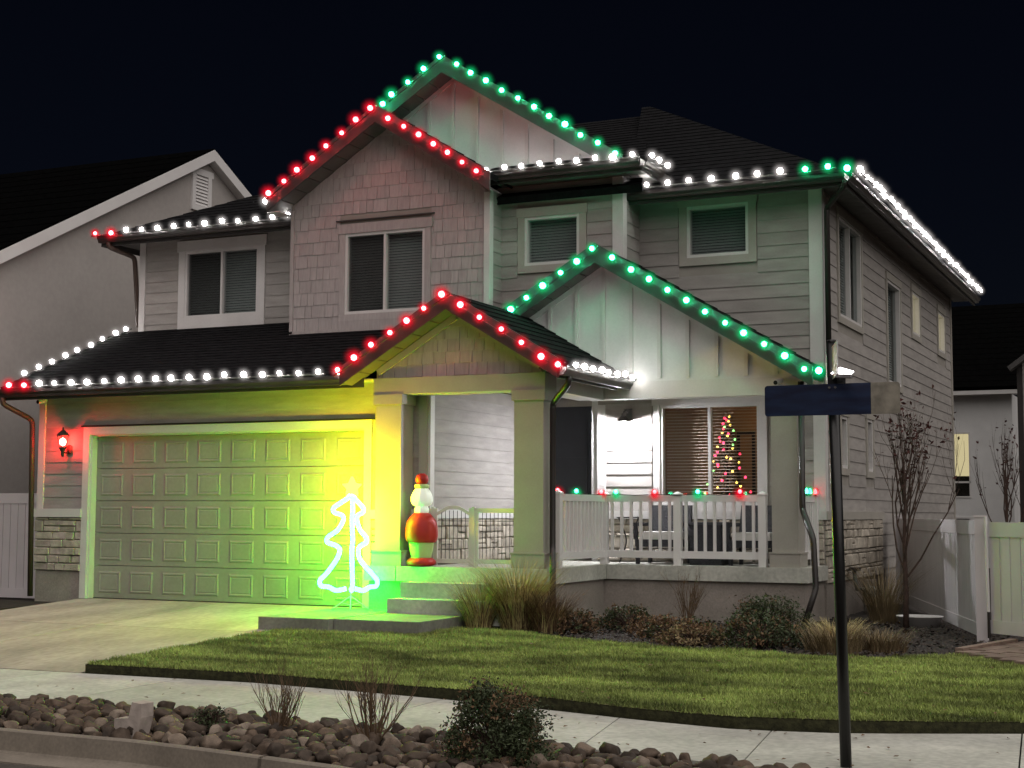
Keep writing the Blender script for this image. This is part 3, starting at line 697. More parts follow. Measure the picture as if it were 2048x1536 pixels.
# main hip roof
mr = part('main_roof', house, (6, 8, 6))
roof_plane('shingles', mr, (-0.45, 1.85, 6.05), (9.4, 1.85, 6.05), (7.75, 6.85, 8.5), (4.55, 6.85, 8.5), 26)
roof_plane('shingles', mr, (9.0, 2.35, 6.08), (12.2, 2.35, 6.08), (7.75, 6.85, 8.66), (7.6, 6.85, 8.66), 26)
roof_plane('shingles', mr, (12.2, 2.35, 6.08), (12.2, 15.4, 6.08), (7.75, 10.9, 8.66), (7.75, 6.85, 8.66), 26)
roof_plane('shingles', mr, (-0.45, 15.4, 6.05), (-0.45, 1.85, 6.05), (4.55, 6.85, 8.5), (4.55, 10.9, 8.5), 10)
roof_plane('shingles', mr, (12.2, 15.4, 6.08), (-0.45, 15.4, 6.08), (4.55, 10.9, 8.6), (7.75, 10.9, 8.66), 10)
cbox('fascia', -0.45, 3.55, 1.84, 1.87, 5.86, 6.04, FASCIA, mr); cbox('soffit', -0.44, 3.56, 1.87, 2.3, 5.96, 5.975, SOFFIT, mr)
cbox('fascia', -0.47, -0.45, 1.85, 15.4, 5.86, 6.04, FASCIA, mr); cbox('soffit', -0.45, 0.03, 2.3, 15.4, 5.96, 5.975, SOFFIT, mr)
cbox('fascia', 9.0, 12.2, 2.34, 2.37, 5.88, 6.06, FASCIA, mr); cbox('soffit', 9.02, 12.19, 2.37, 2.8, 5.985, 6.0, SOFFIT, mr)
cbox('fascia', 12.19, 12.22, 2.35, 15.4, 5.88, 6.06, FASCIA, mr)
sbm = bpy.data.meshes.new('soffit_board'); _m = MB(); _m.box(-0.21, 0.21, 0, 0.29, 0, 0.014); sbm.from_pydata(_m.v, [], _m.f); sbm.materials.append(SOFFIT)
for i in range(42): inst('soffit_board', sbm, mr, (11.98, 2.82 + 0.3 * i, 5.985))
gutter(mr, (-0.46, 1.835, 6.03), (3.5, 1.835, 6.03), (0, -1, 0)); gutter(mr, (8.98, 2.335, 6.05), (12.22, 2.335, 6.05), (0, -1, 0)); gutter(mr, (12.225, 2.25, 6.05), (12.225, 15.4, 6.05), (1, 0, 0))
# shake bay roof
br = part('gable_roof', house, (5.33, 1.2, 6.2))
BA = (5.33, 1.2, 7.51)
for s in (-1, 1): roof_plane('shingles', br, (5.33 + s * 1.95, 1.2, 6.28), (5.33 + s * 1.95, 3.6, 6.28), (5.33, 4.2, 7.51), (5.33, 1.2, 7.51), 9, 0.07)
rake(br, BA, [(3.38, 6.28), (7.28, 6.28)], 1.6, 0.25)
mb = MB(); mb.box(3.36, 3.58, 1.23, 2.3, 6.02, 6.035); mb.build('soffit', TRIM, br)
# big gable roof
bgR = part('gable_roof', house, (6.23, 1.65, 6.5))
GA = (6.23, 1.65, 8.30)
for s in (-1, 1): roof_plane('shingles', bgR, (6.23 + s * 2.95, 1.65, 6.45), (6.23 + s * 2.95, 4, 6.45), (6.23, 6.5, 8.30), (6.23, 1.65, 8.30), 12, 0.07)
rake(bgR, GA, [(9.18, 6.45), (3.28, 6.45)], 2.05, 0.25)
# pent eave across the foot of the big gable, with its hipped return
pe = part('pent_roof', house, (8.3, 1.65, 6.4))
roof_plane('shingles', pe, (6.95, 1.6, 6.38), (9.48, 1.6, 6.38), (9.05, 2.05, 6.58), (6.95, 2.05, 6.58), 3, 0.06)
roof_plane('shingles', pe, (9.48, 1.6, 6.38), (9.48, 2.9, 6.38), (9.05, 2.9, 6.58), (9.05, 2.05, 6.58), 3, 0.06)
cbox('fascia', 6.98, 9.48, 1.58, 1.605, 6.2, 6.37, FASCIA, pe); cbox('fascia', 9.465, 9.49, 1.605, 2.9, 6.2, 6.37, FASCIA, pe)
cbox('soffit', 7.1, 9.46, 1.605, 2.05, 6.25, 6.265, SOFFIT, pe); cbox('soffit', 9.05, 9.465, 2.05, 2.9, 6.25, 6.265, TRIM, pe)
gutter(pe, (7.2, 1.575, 6.36), (9.49, 1.575, 6.36), (0, -1, 0)); gutter(pe, (9.492, 1.5, 6.36), (9.492, 2.3, 6.36), (1, 0, 0))
# porch gable roof
qr = part('gable_roof', house, (8.87, 1.35, 3.3))
QA = (8.87, 1.35, 5.13)
for s in (-1, 1): roof_plane('shingles', qr, (8.87 + s * 3.1, 1.35, 3.26), (8.87 + s * 3.1, 2.79, 3.26), (8.87, 2.79, 5.13), (8.87, 1.35, 5.13), 16, 0.07)
rake(qr, QA, [(11.97, 3.26), (5.77, 3.26)], 1.7, 0.26)
# portico roof
por = part('gable_roof', house, (7.58, -0.75, 3.3))
PA = (7.58, -0.75, 4.24)
for s in (-1, 1): roof_plane('shingles', por, (7.58 + s * 1.62, -0.75, 3.27), (7.58 + s * 1.62, 1.68, 3.27), (7.58, 1.68, 4.24), (7.58, -0.75, 4.24), 9, 0.07)
rake(por, PA, [(9.20, 3.27), (5.96, 3.27)], -0.40, 0.23)
cbox('fascia', 9.18, 9.205, -0.75, 1.35, 3.04, 3.2, FASCIA, por); cbox('soffit', 8.87, 9.18, -0.4, 1.68, 3.15, 3.165, SOFFIT, por)
gutter(por, (9.21, -0.76, 3.19), (9.21, 1.66, 3.19), (1, 0, 0), mat('gutter_bronze', (0.06, 0.055, 0.05), 0.35, 0.1, 4, spec=0.6))
# downspouts
downspout(house, [(9.26, -0.55, 3.08), (9.26, -0.55, 2.98), (8.93, -0.3, 2.75), (8.93, -0.3, 0.85), (9.02, -0.5, 0.62), (9.02, -0.5, -0.1)])
downspout(house, [(12.24, 2.28, 5.95), (12.2, 2.32, 5.86), (11.87, 2.74, 5.68), (11.87, 2.74, 3.32)])
downspout(house, [(11.74, 1.62, 3.1), (11.74, 1.62, 1.38), (11.98, 1.2, 1.0), (12.02, 1.15, 0.36), (11.9, 0.95, -0.12)])
downspout(house, [(-0.3, -0.52, 3.08), (-0.3, -0.52, 2.98), (-0.06, -0.12, 2.75), (-0.06, -0.05, 0.0)], m=mat('bronze_pipe', (0.06, 0.04, 0.03), 0.4, 0.1, 4, spec=0.5))
downspout(house, [(-0.25, 1.78, 5.91), (-0.25, 1.78, 5.83), (-0.03, 2.2, 5.7), (-0.03, 2.35, 4.5)], m=MATS['bronze_pipe'])
# railings
def railing(pts, posts, label):
    rl = part('railing', house, (pts[0][0], pts[0][1], 0.6))
    if label: rl['label'] = label
    (x0, y0), (x1, y1) = pts
    mb = MB(); mb.bar((x0, y0, 1.53), (x1, y1, 1.53), 0.05, 0.09); mb.build('rail', VINYL, rl)
    mb = MB(); mb.bar((x0, y0, 0.75), (x1, y1, 0.75), 0.05, 0.10); mb.build('rail', VINYL, rl)
    L = math.hypot(x1 - x0, y1 - y0); n = max(2, round(L / 0.135))
    for i in range(n):
        t = (i + 0.5) / n; inst('baluster', BAL, rl, (x0 + (x1 - x0) * t, y0 + (y1 - y0) * t, 0.80))
    for (px_, py_) in posts:
        po = cbox('post', px_ - 0.052, px_ + 0.052, py_ - 0.052, py_ + 0.052, 0.60, 1.57, VINYL, rl)
        mb = MB(); mb.box(px_ - 0.06, px_ + 0.06, py_ - 0.06, py_ + 0.06, 1.572, 1.595); mb.add([(px_ - 0.06, py_ - 0.06, 1.595), (px_ + 0.06, py_ - 0.06, 1.595), (px_ + 0.06, py_ + 0.06, 1.595), (px_ - 0.06, py_ + 0.06, 1.595), (px_, py_, 1.63)], [(0, 1, 4), (1, 2, 4), (2, 3, 4), (3, 0, 4)])
        mb.build('post_cap', VINYL, rl)
BAL = bpy.data.meshes.new('baluster'); _m = MB(); _m.box(-0.019, 0.019, -0.019, 0.019, 0, 0.685); BAL.from_pydata(_m.v, [], _m.f); BAL.materials.append(VINYL)
railing([(8.85, 0.10), (8.85, 1.70)], [(8.85, 0.05)], None)
railing([(8.90, 1.75), (9.90, 1.75)], [(8.85, 1.75), (9.95, 1.75)], None)
railing([(10.0, 1.75), (11.10, 1.75)], [(11.16, 1.75)], None)
railing([(11.64, 2.08), (11.64, 2.72)], [(11.64, 2.70)], None)

# --- porch window with the lit room behind it
WARM = mat('room_wall_paint', (0.42, 0.27, 0.16), 0.9, 0.08, 2)
pwin = window(house, PW, *win_p, casing=0.1, cm=TRIM, head=0.03, blind=False, room=False, pane=PANEC)
mb = MB(); z = 1.5
while z < 2.88: PW.plank(mb, 9.37, 10.81, z, z + 0.012, 0.036, 0.03, d0=-0.2); z += 0.046
tag(mb.build('blind', mat('warm_blind', (0.55, 0.46, 0.38), 0.6, 0.05, 4), pwin), kind='stuff')
rm = part('living_room', house, (10, 4, 0.6))
cbox('room_wall', 8.5, 11.6, 5.4, 5.5, 0.6, 3.15, WARM, rm); cbox('room_wall', 8.42, 8.5, 3.05, 5.5, 0.6, 3.15, WARM, rm); cbox('room_wall', 11.58, 11.61, 2.96, 5.5, 0.6, 3.15, WARM, rm)
cbox('room_floor', 8.5, 11.6, 2.96, 5.4, 0.58, 0.6, WARM, rm); cbox('room_ceiling', 8.5, 11.6, 2.96, 5.4, 3.15, 3.17, TRIM, rm)
cbox('door_casing', 9.75, 9.8, 5.37, 5.4, 0.6, 2.65, DOORM, rm); cbox('door_casing', 10.0, 10.05, 5.37, 5.4, 0.6, 2.65, DOORM, rm); cbox('door_casing', 9.8, 10.0, 5.37, 5.4, 2.6, 2.65, DOORM, rm)
cl = thing('ceiling_light', 'warm ceiling light inside the room behind the porch window', 'ceiling light', (10.6, 4.6, 3.0))
mb = MB(); mb.lathe((10.6, 4.6, 3.0), [(0.02, 0.0), (0.12, 0.02), (0.15, 0.08), (0.15, 0.11)], 16); mb.build('diffuser', emit('warm_diffuser', (1.0, 0.70, 0.40), 20.0), cl, True)
mb = MB(); mb.lathe((10.6, 4.6, 3.11), [(0.16, 0.0), (0.16, 0.035)], 16); mb.build('canopy', TRIM, cl)

# ------------------------------------------------------------------ roofline lights
def ico(name, r, m, sub=1, squash=1.0):
    import bmesh
    b = bmesh.new(); bmesh.ops.create_icosphere(b, subdivisions=sub, radius=r)
    for v in b.verts: v.co.z *= squash
    me = bpy.data.meshes.new(name); b.to_mesh(me); b.free(); me.materials.append(m)
    me.polygons.foreach_set('use_smooth', [True] * len(me.polygons)); return me
LC = {'red': (1.0, 0.012, 0.035), 'green': (0.012, 1.0, 0.30), 'white': (1.0, 0.93, 0.90)}
LCORE = {'red': (1.0, 0.05, 0.06), 'green': (0.05, 1.0, 0.45), 'white': (1.0, 0.95, 0.93)}
LS = {'red': 70.0, 'green': 95.0, 'white': 58.0}
BULB = {c: ico('bulb', 0.040, emit('bulb_' + c, LCORE[c], LS[c]), 2) for c in LC}
def halo_mesh(c):
    # painted bloom halo: thin concentric emissive layers, not a real bulb part
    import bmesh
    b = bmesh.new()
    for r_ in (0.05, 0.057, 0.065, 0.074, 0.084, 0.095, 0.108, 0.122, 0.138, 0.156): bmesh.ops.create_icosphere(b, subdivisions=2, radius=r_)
    me = bpy.data.meshes.new('lens'); b.to_mesh(me); b.free(); me.materials.append(halo_mat('halo_' + c, LC[c], {'red': 0.9, 'green': 0.6, 'white': 0.8}[c], {'red': 0.24, 'green': 0.22, 'white': 0.13}[c], 0.165 if c != 'white' else 0.14))  # the 'lens' mesh is only the painted bloom shells
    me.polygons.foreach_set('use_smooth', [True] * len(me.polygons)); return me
HALO = {c: halo_mesh(c) for c in LC}
def light_run(label, segs, group='light strings fixed along the roof edges', track=True, off=(0.02, -0.06, -0.02)):
    """segs: list of (colour, p0, p1, n)"""
    p = Vector(segs[0][1]); t = thing('light_string', label, 'string lights', p, group)
    for c, a, b, n in segs:
        a, b = Vector(a) + Vector(off), Vector(b) + Vector(off)
        for i in range(n):
            q = a.lerp(b, i / (n - 1)) if n > 1 else a
            q = q + Vector((rnd.uniform(-0.018, 0.018), rnd.uniform(-0.01, 0.01), rnd.uniform(-0.014, 0.014)))
            k_ = rnd.uniform(0.8, 1.15); o = inst('bulb', BULB[c], t, q); o.scale = (k_, k_, k_); inst('lens', HALO[c], o, q)  # the lens child is the painted glow halo round its bulb
        if track and n > 1:
            mb = MB(); d = (b - a).normalized() * 0.1; o2 = Vector((-0.01, 0.05, -0.03))
            mb.bar(a - d + o2, b + d + o2, 0.03, 0.02); mb.build('track', FASCIA, t)
    return t
OY = -0.60
light_run('white lights with two red ends along the garage gutter', [('red', (-0.06, OY, 3.27), (0.24, OY, 3.27), 2), ('white', (0.53, OY, 3.28), (5.52, OY, 3.28), 17), ('white', (5.86, OY, 3.27), (5.86, OY, 3.27), 1)])
light_run('white lights climbing the left slope of the garage roof', [('white', (-0.34, 0.02, 3.53), (-0.34, 2.44, 4.52), 9)])
light_run('white lights with two red ends on the upper eave left of the shingled gable', [('red', (-0.48, 1.72, 6.08), (-0.13, 1.72, 6.08), 2), ('white', (0.2, 1.72, 6.08), (3.45, 1.72, 6.07), 11)])
light_run('red lights outlining the shingled upper gable', [('red', (3.47, 1.15, 6.32), (5.30, 1.15, 7.49), 8), ('red', (5.62, 1.15, 7.29), (7.11, 1.15, 6.34), 7), ('white', (3.31, 1.3, 6.24), (3.31, 1.3, 6.24), 1)], off=(0.03, -0.10, -0.04))
light_run('green lights outlining the topmost gable', [('green', (5.42, 1.6, 7.79), (6.23, 1.6, 8.29), 4), ('green', (5.25, 1.6, 7.66), (5.25, 1.6, 7.66), 1), ('green', (6.51, 1.6, 8.15), (9.08, 1.6, 6.51), 11)], off=(0.03, -0.10, -0.04))
light_run('white lights on the short eave below the topmost gable', [('white', (7.09, 1.46, 6.42), (9.40, 1.46, 6.42), 9), ('white', (9.62, 1.62, 6.42), (9.62, 2.3, 6.42), 3)])
light_run('white and green lights on the upper eave above the high right window', [('white', (9.0, 2.2, 6.14), (11.35, 2.2, 6.14), 8), ('green', (11.68, 2.2, 6.14), (12.02, 2.2, 6.16), 2), ('green', (12.28, 2.24, 6.10), (12.28, 2.24, 6.10), 1)])
light_run('dense white lights running back along the right side eave', [('white', (12.37, 2.55, 6.17), (12.37, 15.2, 6.17), 46)])
light_run('red lights outlining the porch entrance gable', [('red', (5.98, -0.80, 3.29), (7.57, -0.80, 4.22), 7), ('red', (7.84, -0.80, 4.07), (9.0, -0.80, 3.36), 5), ('red', (9.24, -0.78, 3.24), (9.24, -0.78, 3.24), 1)], off=(0.03, -0.10, -0.04))
light_run('white lights along the short eave right of the porch entrance', [('white', (9.34, -0.52, 3.24), (9.34, 1.60, 3.26), 8)])
light_run('green lights outlining the pale gable over the railing', [('green', (7.58, 1.30, 4.28), (8.87, 1.30, 5.10), 6), ('green', (9.16, 1.30, 4.93), (11.86, 1.30, 3.28), 11), ('green', (12.03, 1.45, 3.24), (12.03, 1.45, 3.24), 1)], off=(0.03, -0.10, -0.04))
# coloured bulbs on the porch railing
CB = {}
def c9(c):
    if c not in CB:
        mb = MB(); mb.lathe((0, 0, 0), [(0.004, 0.075), (0.016, 0.06), (0.026, 0.035), (0.027, 0.015), (0.016, 0.0)][::-1], 10)
        me = bpy.data.meshes.new('bulb'); me.from_pydata(mb.v, [], mb.f); me.materials.append(emit('rail_bulb_' + c, LCORE[c], 26.0)); CB[c] = me
        mb = MB(); mb.lathe((0, 0, -0.03), [(0.014, 0), (0.015, 0.03)], 8); ms = bpy.data.meshes.new('socket'); ms.from_pydata(mb.v, [], mb.f); ms.materials.append(DARK); CB['s'] = ms
    return CB[c]
rs = thing('light_string', 'big red and green bulbs strung along the white porch railing', 'string lights', (9.9, 1.7, 1.6), 'light strings on the porch railing')
spots = [('red', 8.80, 0.18), ('green', 8.80, 0.83), ('red', 8.84, 1.66), ('green', 9.05, 1.69), ('red', 9.63, 1.69), ('green', 10.26, 1.69), ('red', 10.86, 1.69)]
cable = []
for c, x, y in spots:
    o = inst('bulb', c9(c), rs, (x, y, 1.615), (R(70), 0, 0.3)); inst('socket', CB['s'], o, (x, y, 1.615)); inst('lens', HALO[c], o, (x, y - 0.03, 1.63), scale=(0.8, 0.8, 0.8))  # lens: the same painted bloom shells, scaled down
    cable.append((x, y, 1.59))
mb = MB()
cc = [cable[0]]
for a, b in zip(cable, cable[1:]): m_ = Vector(a).lerp(Vector(b), 0.5); cc += [(m_.x, m_.y - 0.01, 1.575), b]
mb.tube(cc, 0.006, 5); mb.build('cable', DARK, rs)
rs2 = thing('light_string', 'red and green bulb pair on the short railing by the right porch column', 'string lights', (11.64, 2.4, 1.6), 'light strings on the porch railing')
for c, y in (('green', 2.3), ('green', 2.12), ('red', 2.62)):
    o = inst('bulb', c9(c), rs2, (11.68, y, 1.60)); inst('socket', CB['s'], o, (11.68, y, 1.60)); inst('lens', HALO[c], o, (11.68, y, 1.635), scale=(0.7, 0.7, 0.7))  # lens: painted glow shells around each bulb
mb = MB(); mb.tube([(11.68, 2.1, 1.585), (11.68, 2.7, 1.585)], 0.006, 5); mb.build('cable', DARK, rs2)

# ------------------------------------------------------------------ lamps on the walls
def sconce(x, y, z, col, strength, label):
    t = thing('wall_lantern', label, 'wall lamp', (x, y, z), 'coach lanterns beside the garage door')
    mb = MB(); mb.lathe((0, 0, 0), [(0.02, 0), (0.055, 0.01), (0.06, 0.05), (0.055, 0.13), (0.02, 0.15)], 12)
    mb.v = [(x + a, y - 0.03 - 0.35 * (b if b < 0 else b), z - 0.12 + c) for a, b, c in mb.v]; mb.build('back_plate', DARK, t)
    mb = MB(); mb.tube([(x, y - 0.04, z - 0.06), (x, y - 0.10, z - 0.10), (x, y - 0.17, z - 0.09), (x, y - 0.18, z - 0.02)], 0.014, 8); mb.build('arm', DARK, t)
    mb = MB(); mb.lathe((x, y - 0.18, z - 0.12), [(0.012, -0.04), (0.03, 0.0), (0.02, 0.03), (0.055, 0.09), (0.06, 0.11)], 12); mb.build('cup', DARK, t, True)
    mb = MB()
    for i in range(4):
        a = math.pi / 2 * i + 0.4; mb.tube([(x + 0.05 * math.cos(a), y - 0.18 + 0.05 * math.sin(a), z - 0.02), (x + 0.085 * math.cos(a), y - 0.18 + 0.085 * math.sin(a), z + 0.17)], 0.006, 5)
    mb.build('cage', DARK, t)
    mb = MB(); mb.lathe((x, y - 0.18, z + 0.165), [(0.10, 0.0), (0.085, 0.03), (0.04, 0.075), (0.015, 0.09), (0.012, 0.13)], 12); mb.build('hood', DARK, t, True)
    inst('bulb', ico('bulb', 0.05, emit('sconce_' + label[:5], col, strength), 2, 1.25), t, (x, y - 0.18, z + 0.07))
sconce(0.62, 0.0, 2.32, (1.0, 0.02, 0.015), 380.0, 'black coach lantern glowing red at the left of the garage door')
sconce(6.46, 0.0, 2.32, (0.02, 1.0, 0.35), 220.0, 'black coach lantern glowing green behind the left porch column')
# porch barn light
bl = thing('porch_lamp', 'metal barn light shining white on the siding beside the porch window', 'wall lamp', (8.84, 2.78, 2.8))
GREYM = mat('grey_lamp_metal', (0.14, 0.13, 0.13), 0.4, 0.1, 5, spec=0.5)
mb = MB(); mb.box(8.78, 8.90, 2.745, 2.776, 2.70, 2.88); mb.build('back_plate', GREYM, bl)
mb = MB(); mb.tube([(8.84, 2.75, 2.83), (8.84, 2.66, 2.86), (8.84, 2.58, 2.82), (8.84, 2.56, 2.76)], 0.016, 8); mb.build('arm', GREYM, bl, True)
mb = MB(); prof = [(0.03, 0.10), (0.035, 0.06), (0.06, 0.04), (0.12, -0.03)]; n = 20
for dr_ in (0, 0.006):
    for r_, z_ in prof: mb.v += [(8.84 + (r_ - dr_) * math.cos(2 * math.pi * j / n), 2.56 + (r_ - dr_) * math.sin(2 * math.pi * j / n), 2.70 + z_) for j in range(n)]
for s_ in range(2):
    for i in range(3):
        for j in range(n): q = s_ * 4 * n + i * n; mb.f.append((q + j, q + (j + 1) % n, q + n + (j + 1) % n, q + n + j))
mb.f.append(tuple(range(n))); mb.build('shade', GREYM, bl, True)
inst('bulb', ico('bulb', 0.045, emit('porch_bulb', (0.96, 0.95, 1.0), 4200.0), 2), bl, (8.84, 2.56, 2.66))

# ------------------------------------------------------------------ neon tree on its tripod
nt = thing('neon_tree', 'glowing green rope-light tree with a yellow star on a tripod stand', 'light sculpture', (6.165, -0.74, 0.02))
NG = emit('neon_green', (0.0075, 1.0, 0.03), 115.0); NY = emit('neon_star', (1.0, 0.64, 0.0004), 700.0)
ny = -0.74; cx_ = 6.165
def spline(pts, k=8):
    P = [Vector(p) for p in pts]; out = []
    for i in range(len(P) - 1):
        a = P[max(i - 1, 0)]; b = P[i]; c = P[i + 1]; d = P[min(i + 2, len(P) - 1)]
        for j in range(k):
            t = j / k; out.append(0.5 * ((2 * b) + (c - a) * t + (2 * a - 5 * b + 4 * c - d) * t * t + (3 * b - a - 3 * c + d) * t ** 3))
    return out + [P[-1]]
def pxz(px, pz):     # outline traced on the tree's own plane (metres)
    return (cx_ + px, ny, pz)
prof = [(-0.02, 1.35), (-0.06, 1.30), (-0.15, 1.24), (-0.245, 1.17), (-0.235, 1.11), (-0.13, 1.07), (-0.115, 1.0), (-0.19, 0.87), (-0.315, 0.78), (-0.325, 0.71), (-0.20, 0.66), (-0.155, 0.60), (-0.20, 0.47), (-0.33, 0.29), (-0.415, 0.20), (-0.40, 0.125), (-0.30, 0.11), (-0.20, 0.065), (-0.10, 0.08), (-0.06, 0.09)]
zo = 0.22
def fin(az, scl):
    mb = MB(); d = Vector((math.cos(az), math.sin(az), 0))
    pts_ = [Vector((cx_, ny, b + zo * 0.95)) + d * (-a * (scl if b > 0.3 else max(scl, 0.85 if scl > 0.5 else scl))) for a, b in prof]
    mb.tube(spline(pts_, 5), 0.030, 8); mb.build('rope_light', NG, nt, True)
fin(R(180 + 25), 1.0); fin(R(25), 0.62); fin(R(-50), 0.34)
mb = MB(); pts = []
for i in range(10):
    a = math.pi / 2 + i * math.pi / 5; r_ = 0.145 if i % 2 == 0 else 0.075; pts.append((cx_ + r_ * math.cos(a), 1.655 + r_ * math.sin(a)))
mb.prism(pts, 1, ny - 0.03, ny + 0.03); mb.build('star', NY, nt)
NW = mat('white_stand_metal', (0.6, 0.62, 0.6), 0.5, 0.05, 4)
mb = MB(); mb.tube([(cx_, ny, 0.14), (cx_, ny, 1.6)], 0.011, 8); mb.build('pole', NW, nt)
for i in range(4):
    a = R(30 + 90 * i); mb = MB(); mb.tube([(cx_, ny, 0.20), (cx_ + 0.24 * math.cos(a), ny + 0.24 * math.sin(a), 0.028)], 0.008, 6)
    mb.tube([(cx_, ny, 0.08), (cx_ + 0.13 * math.cos(a), ny + 0.13 * math.sin(a), 0.11)], 0.005, 5); mb.build('leg', NW, nt)

# ------------------------------------------------------------------ inflatable on the porch (plain stacked shapes)
inf = thing('inflatable', 'red, white and pale green inflatable yard ornament beside the left porch column', 'inflatable', (7.0, -0.40, 0.6))
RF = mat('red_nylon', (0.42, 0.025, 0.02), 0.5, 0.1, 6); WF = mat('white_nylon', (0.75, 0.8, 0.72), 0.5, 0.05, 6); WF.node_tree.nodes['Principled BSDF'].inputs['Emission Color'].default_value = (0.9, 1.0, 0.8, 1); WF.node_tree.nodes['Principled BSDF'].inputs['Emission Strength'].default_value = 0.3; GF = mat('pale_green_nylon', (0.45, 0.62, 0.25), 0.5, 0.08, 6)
ic = (7.0, -0.30, 0.6)
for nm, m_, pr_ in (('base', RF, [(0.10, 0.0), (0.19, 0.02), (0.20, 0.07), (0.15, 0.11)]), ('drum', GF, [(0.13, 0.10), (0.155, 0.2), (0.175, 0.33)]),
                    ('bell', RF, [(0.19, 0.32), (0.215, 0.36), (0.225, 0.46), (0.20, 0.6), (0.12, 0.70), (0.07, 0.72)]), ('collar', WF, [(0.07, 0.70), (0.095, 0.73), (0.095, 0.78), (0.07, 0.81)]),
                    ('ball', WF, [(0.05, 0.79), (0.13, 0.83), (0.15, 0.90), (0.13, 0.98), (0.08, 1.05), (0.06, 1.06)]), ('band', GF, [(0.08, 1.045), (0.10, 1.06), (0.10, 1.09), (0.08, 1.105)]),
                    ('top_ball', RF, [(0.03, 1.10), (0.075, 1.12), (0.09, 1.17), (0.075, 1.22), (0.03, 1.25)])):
    mb = MB(); nl_ = 40; pk = [Vector((r_, z_, 0)) for r_, z_ in pr_]; pk = spline(pk, 4)
    for p_ in pk: mb.v += [(ic[0] + p_.x * (1 - 0.05 * abs(math.sin(5 * 2 * math.pi * j / nl_)) ** 0.5 * (1 if j % 4 else 0.2)) * math.cos(2 * math.pi * j / nl_), ic[1] + p_.x * math.sin(2 * math.pi * j / nl_), ic[2] + p_.y + 0.004 * noise.noise(Vector((j * 0.9, p_.y * 20, 2)))) for j in range(nl_)]
    for i in range(len(pk) - 1):
        for j in range(nl_): mb.f.append((i * nl_ + j, i * nl_ + (j + 1) % nl_, (i + 1) * nl_ + (j + 1) % nl_, (i + 1) * nl_ + j))
    mb.f += [tuple(range(nl_))[::-1], tuple(range((len(pk) - 1) * nl_, len(pk) * nl_))]; mb.build(nm, m_, inf, True)

# ------------------------------------------------------------------ pet gate across the porch entrance
pg = thing('pet_gate', 'white wooden pet gate with arched door across the porch entrance', 'gate', (7.75, -0.12, 0.6))
GW = mat('gate_paint', (0.62, 0.62, 0.56), 0.5, 0.06, 4); WIRE = mat('gate_wire', (0.04, 0.04, 0.04), 0.4, 0.1, 4)
gy_ = -0.12
def gpanel(x0, x1, z1, nm, arch=False):
    mb = MB()
    for a in (x0, x1 - 0.05): mb.box(a, a + 0.05, gy_ - 0.015, gy_ + 0.015, 0.605, z1)
    mb.box(x0 + 0.05, x1 - 0.05, gy_ - 0.014, gy_ + 0.014, 0.64, 0.70)
    if arch:
        n_ = 10; x_a, x_b = x0 + 0.05, x1 - 0.05
        for i in range(n_):
            t0, t1 = i / n_, (i + 1) / n_; za, zb = z1 - 0.05 + 0.09 * math.sin(math.pi * t0), z1 - 0.05 + 0.09 * math.sin(math.pi * t1)
            mb.add([(x_a + (x_b - x_a) * t, gy_ + d_, z_ + e) for (t, z_) in ((t0, za), (t1, zb)) for d_ in (-0.014, 0.014) for e in (-0.045, 0.0)], BOXF)
    else: mb.box(x0 + 0.05, x1 - 0.05, gy_ - 0.014, gy_ + 0.014, z1 - 0.06, z1)
    fr_ = mb.build(nm, GW, pg)
    n_ = int((x1 - x0 - 0.1) / 0.055)
    for i in range(1, n_): x = x0 + 0.05 + (x1 - x0 - 0.1) * i / n_; mb = MB(); mb.tube([(x, gy_, 0.68), (x, gy_, z1 - 0.03)], 0.0045, 5, False); mb.build('wire', WIRE, fr_)
    mb = MB(); mb.bar((x0 + 0.05, gy_, z1 - 0.17), (x1 - 0.05, gy_, z1 - 0.17), 0.008, 0.008); mb.build('wire', WIRE, fr_)
gpanel(6.74, 7.06, 1.37, 'gate_panel'); gpanel(7.10, 7.68, 1.38, 'gate_door', True); gpanel(7.72, 8.40, 1.38, 'gate_panel')
for x in (7.06, 7.68): cbox('gate_post', x, x + 0.04, gy_ - 0.025, gy_ + 0.025, 0.602, 1.40, GW, pg)

